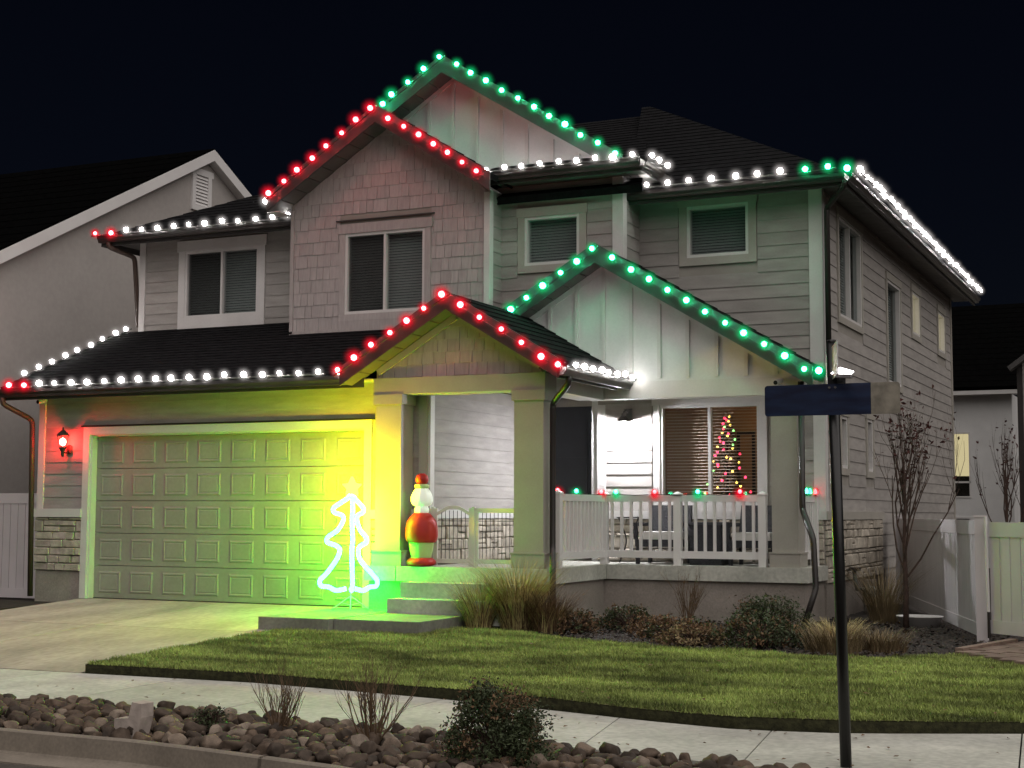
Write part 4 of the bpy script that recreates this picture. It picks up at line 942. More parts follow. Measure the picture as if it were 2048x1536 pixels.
# ------------------------------------------------------------------ porch furniture
WICK = mat('dark_wicker', (0.03, 0.03, 0.034), 0.7, 0.4, 40, 0.5); CUSH = mat('pale_cushion', (0.6, 0.58, 0.55), 0.9, 0.08, 6)
def chair(x, y, label):
    t = thing('patio_chair', label, 'chair', (x, y, 0.6), 'wicker chairs on the porch')
    for (a, b) in ((-0.3, -0.26), (-0.3, 0.26), (0.3, -0.26), (0.3, 0.26)): cbox('leg', x + a - 0.025, x + a + 0.025, y + b - 0.025, y + b + 0.025, 0.602, 0.85, WICK, t)
    cbox('seat', x - 0.33, x + 0.33, y - 0.3, y + 0.3, 0.85, 0.95, WICK, t); cbox('cushion', x - 0.27, x + 0.27, y - 0.29, y + 0.24, 0.952, 1.06, CUSH, t)
    mb = MB(); mb.add([(x - 0.33, y + 0.22, 0.95), (x + 0.33, y + 0.22, 0.95), (x - 0.31, y + 0.32, 1.44), (x + 0.31, y + 0.32, 1.44), (x - 0.33, y + 0.29, 0.95), (x + 0.33, y + 0.29, 0.95), (x - 0.31, y + 0.39, 1.44), (x + 0.31, y + 0.39, 1.44)], [(0, 1, 3, 2), (4, 6, 7, 5), (0, 4, 5, 1), (2, 3, 7, 6), (0, 2, 6, 4), (1, 5, 7, 3)]); mb.build('backrest', WICK, t)
    for s in (-1, 1): cbox('armrest', x + s * 0.33 - 0.035, x + s * 0.33 + 0.035, y - 0.3, y + 0.21, 1.14, 1.19, WICK, t); 
    for s in (-1, 1): cbox('arm_post', x + s * 0.33 - 0.025, x + s * 0.33 + 0.025, y - 0.29, y - 0.24, 0.95, 1.14, WICK, t)
chair(9.55, 2.3, 'dark wicker chair with pale cushion on the porch below the lamp'); chair(10.92, 2.3, 'dark wicker chair with pale cushion beside the right porch column')
tb = thing('fire_table', 'dark boxy patio table between the two wicker chairs on the porch', 'table', (10.25, 2.25, 0.6))
cbox('body', 10.02, 10.48, 2.05, 2.5, 0.602, 1.16, WICK, tb); cbox('top', 9.99, 10.51, 2.02, 2.53, 1.16, 1.20, mat('table_top', (0.05, 0.05, 0.055), 0.5, 0.1, 4), tb)
psd = thing('plant_stand', 'curved black metal plant stand behind the corner railing post', 'plant stand', (9.05, 2.25, 0.6))
for s in (-1, 1):
    mb = MB(); mb.tube(spline([(9.05 + s * 0.14, 2.2, 0.61), (9.05 + s * 0.05, 2.2, 0.85), (9.05 + s * 0.05, 2.2, 1.0), (9.05 + s * 0.15, 2.2, 1.25)], 5), 0.012, 6); mb.build('leg', DARK, psd)
mb = MB(); mb.lathe((9.05, 2.2, 1.25), [(0.17, 0), (0.18, 0.02)], 14); mb.build('shelf', DARK, psd)

# ------------------------------------------------------------------ christmas tree inside the window
xt = thing('christmas_tree', 'lit indoor Christmas tree with red and yellow lights behind the window blinds', 'christmas tree', (10.03, 3.9, 0.6))
mb = MB(); xr = random.Random(11)
for _ in range(2600):
    t = xr.random() ** 0.7; zz = 0.9 + (1 - t) * 1.98; r_ = 0.02 + 0.52 * t * xr.uniform(0.35, 1.0); a = xr.uniform(0, 6.283)
    p = Vector((10.03 + r_ * math.cos(a), 3.9 + r_ * math.sin(a), zz)); d = Vector((math.cos(a), math.sin(a), xr.uniform(-0.5, 0.2))) * 0.09; s = Vector((-math.sin(a), math.cos(a), 0)) * 0.02
    kk = len(mb.v); mb.v += [tuple(p - s), tuple(p + s), tuple(p + d)]; mb.f.append((kk, kk + 1, kk + 2))
mb.build('crown', LEAFG, xt)
mb = MB(); mb.tube([(10.03, 3.9, 0.6), (10.03, 3.9, 2.8)], [0.035, 0.008], 7); mb.build('trunk', BARK, xt)
XB = {'r': ico('bulb', 0.02, emit('tree_red', (1, 0.03, 0.08), 9), 1), 'y': ico('bulb', 0.019, emit('tree_yellow', (1, 0.6, 0.1), 8), 1), 'g': ico('bulb', 0.018, emit('tree_green', (0.25, 1, 0.2), 6), 1)}
for i in range(62):
    t = (i + 0.5) / 62; zz = 2.82 - 1.7 * t; a = i * 2.4; r_ = 0.03 + 0.46 * t
    if math.sin(a) > 0.45: a = -a
    inst('bulb', XB[xr.choice('rrryyyg')], xt, (10.03 + r_ * math.cos(a), 3.9 + r_ * math.sin(a), zz))

# ------------------------------------------------------------------ security cameras
def seccam(x, y, z, label):
    t = thing('security_camera', label, 'camera', (x, y, z), 'security cameras under the eaves')
    mb = MB(); mb.lathe((x + 0.02, y, z), [(0.035, 0), (0.035, 0.05)], 10); mb.build('mount', TRIM, t)
    mb = MB(); mb.tube([(x + 0.02, y, z + 0.01), (x - 0.02, y - 0.11, z - 0.015)], 0.036, 12); mb.build('housing', TRIM, t, False)
    mb = MB(); mb.tube([(x - 0.0205, y - 0.112, z - 0.0155), (x - 0.023, y - 0.122, z - 0.017)], 0.03, 12); mb.build('lens', BLACK, t)
seccam(0.12, -0.07, 3.04, 'small round security camera under the left end of the garage eave'); seccam(11.45, 1.6, 3.1, 'small security camera at the right foot of the pale porch gable')

# ------------------------------------------------------------------ street sign
sg = thing('street_sign', 'black street sign pole with a blurred blue name blade', 'sign', (14.40, -8.1, -0.36))
PB = mat('black_pole_paint', (0.006, 0.006, 0.006), 0.35, 0.1, 4, spec=0.5)
lean = Vector((-0.055, 0, 2.86))
base = Vector((14.405, -8.1, -0.38))
mb = MB(); mb.tube([base, base + lean], 0.038, 14); mb.build('pole', PB, sg, True)
mb = MB(); mb.lathe(tuple(base + lean), [(0.04, 0.0), (0.04, 0.01), (0.025, 0.02)], 12); mb.build('cap', PB, sg)
# blue blade material: dull ghosted print without legible letters
bm = bpy.data.materials.new('blue_blade'); bm.use_nodes = True; n_, l_ = bm.node_tree.nodes, bm.node_tree.links
b_ = n_['Principled BSDF']; b_.inputs['Roughness'].default_value = 0.45
g_ = n_.new('ShaderNodeNewGeometry'); mp = n_.new('ShaderNodeMapping'); mp.inputs['Scale'].default_value = (3, 1, 14); l_.new(g_.outputs['Position'], mp.inputs[0])
nz = n_.new('ShaderNodeTexNoise'); nz.inputs['Scale'].default_value = 1.6; nz.inputs['Detail'].default_value = 3; l_.new(mp.outputs[0], nz.inputs['Vector'])
cr = n_.new('ShaderNodeValToRGB'); cr.color_ramp.elements[0].position = 0.35; cr.color_ramp.elements[0].color = (0.0025, 0.006, 0.03, 1); cr.color_ramp.elements[1].position = 0.7; cr.color_ramp.elements[1].color = (0.008, 0.022, 0.065, 1)
l_.new(nz.outputs[0], cr.inputs[0]); l_.new(cr.outputs[0], b_.inputs['Base Color'])
GREYB = mat('worn_grey_blade', (0.23, 0.21, 0.17), 0.6, 0.35, 14)
by_ = -8.16
def rrect(x0, x1, z0, z1, r_, left, right):
    P = []
    for (cx, cz, a0, on) in ((x0 + r_, z0 + r_, 180, left), (x1 - r_, z0 + r_, 270, right), (x1 - r_, z1 - r_, 0, right), (x0 + r_, z1 - r_, 90, left)):
        if on: P += [(cx + r_ * math.cos(R(a0 + 22.5 * i)), cz + r_ * math.sin(R(a0 + 22.5 * i))) for i in range(5)]
        else: P.append((x0 if a0 in (180, 90) else x1, z0 if a0 in (180, 270) else z1))
    return P
mb = MB(); mb.prism(rrect(13.90, 14.62, 1.985, 2.195, 0.02, True, False), 1, by_ - 0.004, by_ + 0.004); bl_ = mb.build('name_blade', bm, sg); bl_['label'] = 'dark blue sign blade with blurred print'
mb = MB(); mb.prism(rrect(14.621, 14.81, 1.985, 2.195, 0.02, False, True), 1, by_ - 0.004, by_ + 0.004); b2_ = mb.build('block_panel', GREYB, sg); b2_['label'] = 'worn grey end of the blade'
mb = MB(); mb.box(14.33, 14.40, by_ + 0.004, -8.06, 2.15, 2.25); mb.build('bracket', PB, sg)
for bx_ in (14.345, 14.385):
    mb = MB(); mb.tube([(bx_, by_ - 0.004, 2.17), (bx_, by_ - 0.012, 2.17)], 0.008, 8); mb.build('bolt', GREYM, sg)
WB = mat('white_reflective_back', (0.6, 0.6, 0.63), 0.35, 0.05, 5, spec=0.6)
mb = MB(); P0 = Vector((14.355, -8.10, 0)); uu = Vector((0.215, -0.977, 0)); rv = Vector((0.977, 0.215, 0))
mb.add([P0 + uu * t + rv * (q + e) + Vector((0, 0, z)) for t, q in ((-0.46, -0.046), (0.46, 0.034)) for e in (-0.003, 0.003) for z in (2.225, 2.445)], BOXF); cb_ = mb.build('cross_blade', WB, sg); cb_['label'] = 'second blade seen edge-on, pale'
mb = MB(); mb.box(14.36, 14.43, -8.14, -8.05, 2.20, 2.26); mb.build('bracket', PB, sg)
fl = thing('flood_light', 'small bright white lamp above the blue street sign blade', 'lamp', (14.42, -8.2, 2.25))
mb = MB(); mb.add([(14.37, -8.22, 2.235), (14.50, -8.22, 2.225), (14.50, -8.16, 2.225), (14.37, -8.16, 2.235), (14.38, -8.22, 2.255), (14.50, -8.22, 2.25), (14.50, -8.16, 2.25), (14.38, -8.16, 2.255)], [(0, 1, 2, 3), (4, 7, 6, 5), (0, 4, 5, 1), (1, 5, 6, 2), (2, 6, 7, 3), (3, 7, 4, 0)]); mb.build('housing', GREYM, fl)
mb = MB(); mb.add([(14.37, -8.215, 2.258), (14.505, -8.215, 2.252), (14.51, -8.165, 2.268), (14.42, -8.165, 2.298)], [(0, 1, 2, 3)]); mb.v += [(a, b, c + 0.006) for a, b, c in mb.v[:4]]; mb.f += [(4, 7, 6, 5), (0, 4, 5, 1), (1, 5, 6, 2), (2, 6, 7, 3), (3, 7, 4, 0)]
mb.build('led_face', emit('flood_face', (1.0, 0.97, 0.95), 16.0), fl)

# ------------------------------------------------------------------ gas meter, tub
gmx = 12.0
gmt = thing('gas_meter', 'grey gas meter with bent pipe against the stone side wall', 'gas meter', (gmx, 4.7, -0.2))
MET = mat('meter_grey', (0.13, 0.15, 0.14), 0.5, 0.2, 10)
mb = MB(); mb.tube([(11.9, 4.05, 0.50), (11.92, 4.05, 0.30), (11.93, 4.1, 0.22), (gmx, 4.5, 0.20), (gmx, 4.75, 0.20), (gmx, 4.75, -0.2)], 0.03, 8); mb.build('pipe', MET, gmt, True)
mb = MB(); mb.box(11.84, 11.98, 3.95, 4.15, 0.49, 0.54); mb.build('valve', DARK, gmt)
mb = MB(); mb.lathe((gmx + 0.03, 4.62, -0.02), [(0.08, 0.0), (0.13, 0.03), (0.13, 0.2), (0.08, 0.24)], 12); mb.build('meter_body', MET, gmt, True)
mb = MB(); mb.lathe((gmx, 4.75, 0.14), [(0.05, 0), (0.10, 0.03), (0.10, 0.06), (0.04, 0.10)], 12); mb.build('regulator', MET, gmt, True)
mb = MB(); mb.box(11.79, 11.93, 5.3, 5.65, -0.2, 0.30); mb.build('utility_box', mat('box_grey', (0.22, 0.2, 0.18), 0.6, 0.1, 5), gmt)
tub = thing('tub', 'shallow white tub on the ground in front of the vinyl fence', 'tub', (13.15, 2.2, -0.19))
mb = MB(); n_ = 20
for r_, z_ in ((0.24, 0.0), (0.29, 0.13), (0.31, 0.135), (0.31, 0.15), (0.28, 0.15), (0.23, 0.03)): mb.v += [(13.15 + r_ * math.cos(2 * math.pi * j / n_), 2.2 + r_ * 0.8 * math.sin(2 * math.pi * j / n_), -0.165 + z_) for j in range(n_)]
for i in range(5):
    for j in range(n_): mb.f.append((i * n_ + j, i * n_ + (j + 1) % n_, (i + 1) * n_ + (j + 1) % n_, (i + 1) * n_ + j))
mb.f += [tuple(range(n_))[::-1], tuple(range(5 * n_, 6 * n_))]; mb.build('basin', VINYL, tub, True)

# ------------------------------------------------------------------ fences
def fence(name, label, p0, p1, zb, zt, posts, group='white vinyl fences'):
    p0, p1 = Vector((*p0, 0)), Vector((*p1, 0)); L = (p1 - p0).length; d = (p1 - p0) / L
    t = thing(name, label, 'fence', (*(p0.lerp(p1, 0.5)).xy, zb), group)
    n = int(L / 0.16)
    for i in range(n):
        a, b = p0 + d * (L * (i + 0.03) / n), p0 + d * (L * (i + 0.97) / n)
        mb = MB(); mb.bar((a.x, a.y, (zb + zt) / 2), (b.x, b.y, (zb + zt) / 2), 0.022, zt - zb - 0.22); mb.build('board', FENCEV, t)
    for z, h in ((zb + 0.09, 0.15), (zt - 0.09, 0.17)):
        mb = MB(); mb.bar((p0.x, p0.y, z), (p1.x, p1.y, z), 0.045, h); mb.build('rail', FENCEV, t)
    for q in posts:
        p = p0 + d * (L * q); cbox('post', p.x - 0.06, p.x + 0.06, p.y - 0.06, p.y + 0.06, zb - 0.1, zt + 0.03, FENCEV, t); cbox('post_cap', p.x - 0.07, p.x + 0.07, p.y - 0.07, p.y + 0.07, zt + 0.03, zt + 0.055, FENCEV, t)
    return t
fence('vinyl_fence', 'long white vinyl fence running back behind the bare tree', (12.0, 7.2), (14.22, 0.12), -0.12, 1.26, [0.0, 1.0])
gt = fence('vinyl_gate', 'white vinyl gate panel at the right edge of the picture', (14.34, 0.0), (16.6, -1.9), -0.06, 1.24, [1.0])
mb = MB(); mb.tube([(14.30, -0.03, 1.30), (14.31, -0.03, 0.2)], 0.018, 8); mb.build('hinge_rod', VINYL, gt); mb = MB(); mb.tube([(14.31, -0.03, 0.2), (14.31, -0.03, -0.1)], 0.018, 8); mb.build('drop_rod', DARK, gt)
fence('vinyl_fence', 'white vinyl fence panel between the two houses left of the garage', (-3.0, 0.9), (-0.12, 0.9), -0.12, 1.62, [0.0])
# paver path by the gate
PAV = mat('paver', (0.20, 0.145, 0.115), 0.85, 0.25, 8, 0.3, objvar=0.2)
pp = tag(bpy.data.objects.new('path', None), kind='structure'); link(pp, None, (15, -1.8, -0.2))
e0, e1 = Vector((14.22, -1.75)), Vector((14.62, -0.35)); dv = (e1 - e0).normalized(); nv = Vector((dv.y, -dv.x))
for i in range(9):
    for j in range(-6, 6):
        c = e0 + nv * (0.12 + 0.22 * i) + dv * (0.3 * (j + 0.5 * (i % 2))); 
        if inside(c.x, c.y, POLY) or c.y > -0.3: continue
        mb = MB(); mb.bar((*(c - dv * 0.145), -0.135 + rnd.uniform(-0.006, 0.006)), (*(c + dv * 0.145), -0.135 + rnd.uniform(-0.006, 0.006)), 0.21, 0.06); mb.build('paver', PAV, pp)
mb = MB(); mb.bar((*e0, -0.13), (*e1, -0.12), 0.09, 0.1); mb.build('edging', PAV, pp)

# ------------------------------------------------------------------ neighbouring houses
NSTUC = mat('neighbour_stucco', (0.40, 0.37, 0.35), 0.9, 0.06, 0.8, 0.15, fine=0.04)
nl = thing('house', 'neighbouring house with white gable trim at the left edge', 'house', (-3.2, 8, 0), 'neighbouring houses')
NF = Frame('side', -3.0)
mb = MB(); yr, zr, sp = 8.15, 9.05, 0.52
mb.prism([(-1, -0.2), (17, -0.2), (17, zr - (17 - yr) * sp), (yr, zr), (-1, zr - (yr + 1) * sp)], 0, -9.0, -3.0); mb.build('wall', NSTUC, nl)
for s in (-1, 1):
    ye = -1.6 if s < 0 else 17.6
    ze = zr + 0.2 - abs(ye - yr) * sp; za = zr + 0.2
    roof_plane('roof', nl, (-9.5, ye, ze), (-2.80, ye, ze), (-2.80, yr, za), (-9.5, yr, za), 20, 0.1, BLACKROOF)
    mb = MB(); mb.add([(x, y, z) for (y, z) in ((yr, za - 0.03), (ye, ze - 0.03)) for x in (-2.81, -2.78) for z in (z - 0.24, z)], BOXF); mb.build('rake_board', VINYL, nl)
    mb = MB(); mb.add([(x, y, z) for (y, z) in ((yr, za - 0.25), (ye, ze - 0.25)) for x in (-3.0, -2.81) for z in (z - 0.012, z)], BOXF); mb.build('soffit', VINYL, nl)
vt = part('gable_vent', nl, (-3, 8.05, 7.9))
for (a, b, c, d) in ((7.62, 7.74, 7.95, 8.62), (8.18, 8.30, 7.95, 8.62), (7.56, 8.36, 8.62, 8.76), (7.62, 8.30, 7.83, 7.95)): fbox('frame', NF, a, b, c, d, 0, 0.05, VINYL, vt)
for i in range(9):
    mb = MB(); NF.plank(mb, 7.74, 8.18, 7.96 + 0.073 * i, 8.025 + 0.073 * i, 0.04, 0.008); mb.build('slat', VINYL, vt)
nr = thing('house', 'grey neighbouring house with a lit window beyond the fence', 'house', (9, 28, 0), 'neighbouring houses')
RF2 = Frame('front', 26.0)
wlit = (10.0, 10.62, 1.8, 3.68); wl2 = (10.0, 10.6, 0.3, 1.25)
sheathing('wall', nr, RF2, 4.0, 11.78, -0.3, 4.75, [wlit, wl2], m=PANELW, depth=0.2)
cbox('wall', 11.6, 11.78, 26.2, 36, -0.3, 4.75, PANELW, nr)
w1 = window(nr, RF2, *wlit, mull=False, casing=0, blind=False, room=True, pane=PANEC); fbox('lit_shade', RF2, 10.045, 10.575, 2.42, 3.63, -0.10, -0.09, emit('neighbour_lit', (1.0, 0.86, 0.5), 0.75), w1); fbox('transom', RF2, 10.0, 10.62, 2.22, 2.27, -0.06, 0.02, TRIM, w1)
window(nr, RF2, *wl2, mull=False, casing=0, blind=True, pane=PANEC)
cbox('eave_trim', 3.6, 12.1, 25.55, 26.0, 4.72, 4.90, TRIM, nr)
roof_plane('roof', nr, (3.5, 25.5, 4.92), (12.2, 25.5, 4.92), (12.2, 31, 8.0), (3.5, 31, 8.0), 16, 0.1, BLACKROOF)
nr2 = thing('house', 'tan lap-sided house at the far right edge beyond the fence', 'house', (14, 22, 0), 'neighbouring houses')
R3 = Frame('front', 22.0); w_ = part('wall', nr2, (13, 22, 0)); sheathing('sheathing', w_, R3, 12.38, 18, -0.3, 5.2, [])
lap(w_, R3, 12.5, 16, 0.0, 5.2, [], 0.19); fbox('corner_board', R3, 12.36, 12.5, -0.2, 5.2, 0, 0.03, DARK, w_)
mb = MB(); mb.prism([(12.38, 5.2), (18, 5.2), (18, 9.4)], 1, 22.0, 22.2); mb.build('gable_wall', SIDING, nr2)
mb = MB(); mb.bar((12.2, 21.8, 5.05), (18, 21.8, 9.4), 0.4, 0.12); mb.build('rake_board', FASCIA, nr2)

# ------------------------------------------------------------------ rocks
def rock_mesh(seed, m):
    import bmesh
    b = bmesh.new(); bmesh.ops.create_icosphere(b, subdivisions=3, radius=1.0); off = Vector((seed * 7.3, 0, 0)); q = random.Random(seed)
    sx, sy, sz = q.uniform(0.9, 1.35), q.uniform(0.7, 1.0), q.uniform(0.6, 0.9)
    cuts = [(Vector((q.gauss(0, 1), q.gauss(0, 1), q.gauss(0, 1))).normalized(), q.uniform(0.5, 0.8)) for _ in range(11)]
    for v in b.verts:
        for n_c, d_c in cuts:                       # flattened, broken faces
            e = v.co.dot(n_c) - d_c
            if e > 0: v.co -= n_c * e * 0.95
        nn = v.co.copy(); v.co *= 1 + 0.12 * noise.noise(nn * 1.3 + off) + 0.06 * noise.noise(nn * 3.5 + off)
        v.co = Vector((v.co.x * sx, v.co.y * sy, v.co.z * sz))
    me = bpy.data.meshes.new('stone'); b.to_mesh(me); b.free(); me.materials.append(m); me.polygons.foreach_set('use_smooth', [True] * len(me.polygons)); return me
RM = [rock_mesh(i, ROCKM) for i in range(9)]
rb = tag(bpy.data.objects.new('rock_bed', None), kind='structure'); link(rb, None, (10, -8.5, -0.4))
strip('bed_soil', lambda x: interp(FRONT, x) + 0.05, -0.40, lambda x: k(x) + 0.02, -0.40, SOIL, XS, rb)
rr = random.Random(5); cand = []
for _ in range(16000):
    x = rr.uniform(6.6, 15.0); ya, yb = interp(FRONT, x) - 0.05, k(x) + 0.03
    y = rr.uniform(yb, ya); s = rr.choice([0.024, 0.028, 0.033, 0.038, 0.044, 0.05, 0.058, 0.075, 0.09])
    cand.append((x, y, s))
placed = []; grid = {}
for x, y, s in sorted(cand, key=lambda c: -c[2] * rr.uniform(0.5, 1)):
    gi, gj = int(x / 0.2), int(y / 0.2); ok = True
    for a in (-1, 0, 1):
        for b in (-1, 0, 1):
            for (px_, py_, s_) in grid.get((gi + a, gj + b), ()):
                if (px_ - x) ** 2 + (py_ - y) ** 2 < (0.72 * (s + s_)) ** 2: ok = False
    if ok: placed.append((x, y, s)); grid.setdefault((gi, gj), []).append((x, y, s))
def show(c):   # size over distance to the viewpoint
    return c[2] / math.hypot(c[0] - 16.6, c[1] + 18.1) if (c[0] - 16.6) * -0.66 + 0 < 99 else 0
def inview(x, y):
    v = Vector((x - 16.595, y + 18.084, -1.65)); d = v.dot(_f); return abs(v.dot(_r) / d) < 0.352 and v.dot(_u) / d > -0.268
vis = [c for c in placed if inview(c[0], c[1])]; vis.sort(key=lambda c: -show(c))
big = set(vis[:300]); stuff = MB()
for (x, y, s) in placed:
    r3 = (rr.uniform(-0.4, 0.4), rr.uniform(-0.4, 0.4), rr.uniform(0, 6.28)); z = -0.385 + s * 0.4 + rr.uniform(-0.01, 0.035); me = rr.choice(RM)
    if (x, y, s) in big: inst('stone', me, rb, (x, y, z), r3, (s, s, s))
    else:
        from mathutils import Euler
        mt = Matrix.Translation((x, y, z)) @ Euler(r3).to_matrix().to_4x4() @ Matrix.Scale(s, 4)
        stuff.add([mt @ v.co for v in me.vertices], [tuple(p.vertices) for p in me.polygons])
so_ = tag(stuff.build('loose_stones', ROCKM, rb, True), kind='stuff')
wr = thing('concrete_chunk', 'pale broken concrete chunk among the river rocks by the kerb', 'rock', (9.3, -9.05, -0.36))
mb = MB(); mb.prism([(9.17, -0.36), (9.38, -0.36), (9.42, -0.20), (9.42, -0.10), (9.33, -0.09), (9.30, -0.21), (9.17, -0.22)], 1, -9.12, -8.98); mb.build('chunk', PALEROCK, wr)

# ------------------------------------------------------------------ plants
def twigs(mb, p, d, L, r_, depth, q, spread=0.5, tips=None, up=0.15):
    pts = [p]; rs = [r_]; n = 4; c = p.copy(); dd = d.copy()
    for i in range(n):
        dd = (dd + Vector((q.gauss(0, 0.10), q.gauss(0, 0.10), q.gauss(0, 0.06) + up * 0.3))).normalized(); c = c + dd * (L / n); pts.append(c.copy()); rs.append(r_ * (1 - 0.62 * (i + 1) / n))
    mb.tube(pts, rs, 5 if r_ > 0.006 else 3, False)
    if tips is not None: tips.append((pts[-1], dd)); tips.append((pts[-2], dd)); tips.append((pts[2], dd))
    if depth > 0:
        for _ in range(q.choice([2, 3, 3])):
            i = q.choice([1, 2, 3, 3]); o = Vector((q.gauss(0, 1), q.gauss(0, 1), q.gauss(0.2, 0.6))).normalized()
            twigs(mb, pts[i], (dd + o * spread).normalized(), L * q.uniform(0.5, 0.75), rs[i] * 0.7, depth - 1, q, spread, tips, up)
def twig_shrub(name, label, loc, h, n, seed, spread=0.55, m=TWIG, leaves=0, group=None, lm=LEAFB, lsize=0.02):
    q = random.Random(seed); t = thing(name, label, 'shrub', loc, group); mb = MB(); tips = []
    for i in range(n):
        a = q.uniform(0, 6.283); s = q.uniform(0.05, spread); d = Vector((math.cos(a) * s, math.sin(a) * s, 1)).normalized()
        twigs(mb, Vector(loc) + Vector((math.cos(a), math.sin(a), 0)) * q.uniform(0, 0.06), d, h * q.uniform(0.55, 0.8), h * 0.011, 2, q, 0.35, tips)
    mb.build('stem', m, t)
    if leaves: leaf_cloud(t, [p for p, _ in tips], leaves, lsize, lm, q)
    return t
def leaf_cloud(t, centres, n, size, m, q, jitter=0.04, name='foliage'):
    mb = MB()
    for _ in range(n):
        c = q.choice(centres) + Vector((q.gauss(0, jitter), q.gauss(0, jitter), q.gauss(0, jitter))); a = Vector((q.gauss(0, 1), q.gauss(0, 1), q.gauss(0, 1))).normalized(); b = a.orthogonal().normalized(); b.rotate(Matrix.Rotation(q.uniform(0, 6.28), 3, a)); s = size * q.uniform(0.6, 1.3); e = a.cross(b)
        kk = len(mb.v); mb.v += [tuple(c - b * s), tuple(c + e * s * 0.5 + a * s * 0.15), tuple(c + b * s), tuple(c - e * s * 0.5 + a * s * 0.15)]; mb.f.append((kk, kk + 1, kk + 2, kk + 3))
    return mb.build(name, m, t)
def bush(name, label, loc, rx, ry, rz, n, size, seed, m=LEAFG, m2=None, frac=0.2, group=None, cat='shrub'):
    q = random.Random(seed); t = thing(name, label, cat, loc, group); L = Vector(loc); mb = MB(); cl_ = []; cl2 = []
    for i in range(120):
        a = q.uniform(0, 6.283); zz = q.uniform(0.0, 1.0); r_ = math.sqrt(max(0, 1 - (zz * 0.9) ** 2)) * q.uniform(0.55, 1.05)
        lump = 1 + 0.25 * noise.noise(Vector((math.cos(a) * 1.5, math.sin(a) * 1.5, zz * 2 + seed)))
        p = L + Vector((rx * r_ * math.cos(a) * lump, ry * r_ * math.sin(a) * lump, rz * zz * lump + 0.02)); (cl2 if m2 and q.random() < frac else cl_).append(p)
        mb.tube([L + Vector((0, 0, -0.02)), L.lerp(p, 0.5) + Vector((0, 0, 0.05)), p], [0.008, 0.005, 0.002], 4, False)
    mb.build('stem', BARK, t)
    j = min(rx, rz) * 0.13
    leaf_cloud(t, cl_, n, size, m, q, j)
    if m2 and cl2: leaf_cloud(t, cl2, int(n * frac), size, m2, q, j, 'dry_foliage')
    return t
def grass_clump(name, label, loc, h, r_, n, seed, m=STRAW, m2=None, group=None, droop=0.35):
    q = random.Random(seed); t = thing(name, label, 'ornamental grass', loc, group); L = Vector(loc)
    for mm, cnt, nm in ((m, n, 'blades'), (m2, n // 2, 'lower_blades')):
        if mm is None: continue
        mb = MB()
        for _ in range(cnt):
            a = q.uniform(0, 6.283); b = L + Vector((math.cos(a), math.sin(a), 0)) * r_ * math.sqrt(q.random()) * 0.5; hh = h * q.uniform(0.5, 1.05) * (0.7 if nm != 'blades' else 1); s = q.gauss(0.28, 0.14); w = q.uniform(0.003, 0.006)
            a2 = a + q.gauss(0, 0.5); dx = Vector((math.cos(a2), math.sin(a2), 0)); sd = Vector((-dx.y, dx.x, 0)) * w; kk = len(mb.v); m_ = 4
            for i in range(m_ + 1):
                u = i / m_; p = b + dx * (hh * s * u + hh * droop * u ** 3) + Vector((0, 0, hh * (u - 0.35 * droop * u ** 3))); ww = sd * (1 - 0.85 * u); mb.v += [tuple(p - ww), tuple(p + ww)]
            for i in range(m_): mb.f.append((kk + 2 * i, kk + 2 * i + 1, kk + 2 * i + 3, kk + 2 * i + 2))
        mb.build(nm, mm, t)
    return t
GRP = 'shrubs in the planting bed'
grass_clump('feather_grass', 'tall straw-coloured grass clump in front of the right entrance column', (8.72, -0.92, -0.16), 1.06, 0.42, 1100, 21, STRAW, LEAFB, 'ornamental grasses')
grass_clump('feather_grass', 'shorter straw grass clump at the right end of the concrete steps', (8.28, -1.12, -0.16), 0.82, 0.3, 480, 22, STRAW, LEAFB, 'ornamental grasses')
grass_clump('feather_grass', 'low tawny grass tuft at the base of the downspout', (9.2, -1.0, -0.16), 0.6, 0.4, 700, 23, LEAFB, STRAW, 'ornamental grasses')
grass_clump('feather_grass', 'thin grey-brown grass clump behind the bare tree', (12.6, 2.6, -0.18), 1.0, 0.35, 420, 24, STRAWD, None, 'ornamental grasses')
grass_clump('feather_grass', 'wide dry grass tuft in front of the gas meter', (12.75, -0.9, -0.18), 0.34, 0.5, 600, 25, STRAW, LEAFB, 'ornamental grasses')
grass_clump('feather_grass', 'wide dry grass tuft at the right end of the planting bed', (13.35, -1.6, -0.18), 0.30, 0.6, 600, 26, STRAWD, LEAFB, 'ornamental grasses')
grass_clump('feather_grass', 'wispy brown grass beside the base of the sign pole', (12.95, -2.0, -0.18), 0.36, 0.6, 700, 27, STRAWD, None, 'ornamental grasses')
bush('garden_shrub', 'dark green shrub in the bed below the right porch column', (11.85, -0.55, -0.17), 0.46, 0.40, 0.42, 3800, 0.019, 31, LEAFG, LEAFB, 0.15, GRP)
bush('garden_shrub', 'low dark shrub at the lawn edge in front of the porch foundation', (12.1, -1.9, -0.17), 0.5, 0.4, 0.3, 1600, 0.024, 32, LEAFG, LEAFB, 0.3, GRP)
bush('garden_shrub', 'low green and brown shrub beside the grass clump', (9.95, -0.2, -0.17), 0.38, 0.35, 0.26, 1300, 0.022, 33, LEAFG, LEAFB, 0.4, GRP)
bush('garden_shrub', 'flat brownish shrub in the middle of the bed', (10.95, -1.2, -0.17), 0.55, 0.4, 0.22, 1300, 0.022, 34, LEAFB, LEAFG, 0.4, GRP)
bush('garden_shrub', 'small withered shrub below the corner of the porch', (9.55, -0.95, -0.17), 0.3, 0.3, 0.24, 900, 0.022, 35, LEAFB, LEAFG, 0.3, GRP)
bush('garden_shrub', 'flat withered shrub at the lawn edge in mid bed', (11.35, -1.9, -0.17), 0.45, 0.3, 0.2, 1000, 0.022, 36, STRAWD, LEAFB, 0.4, GRP)
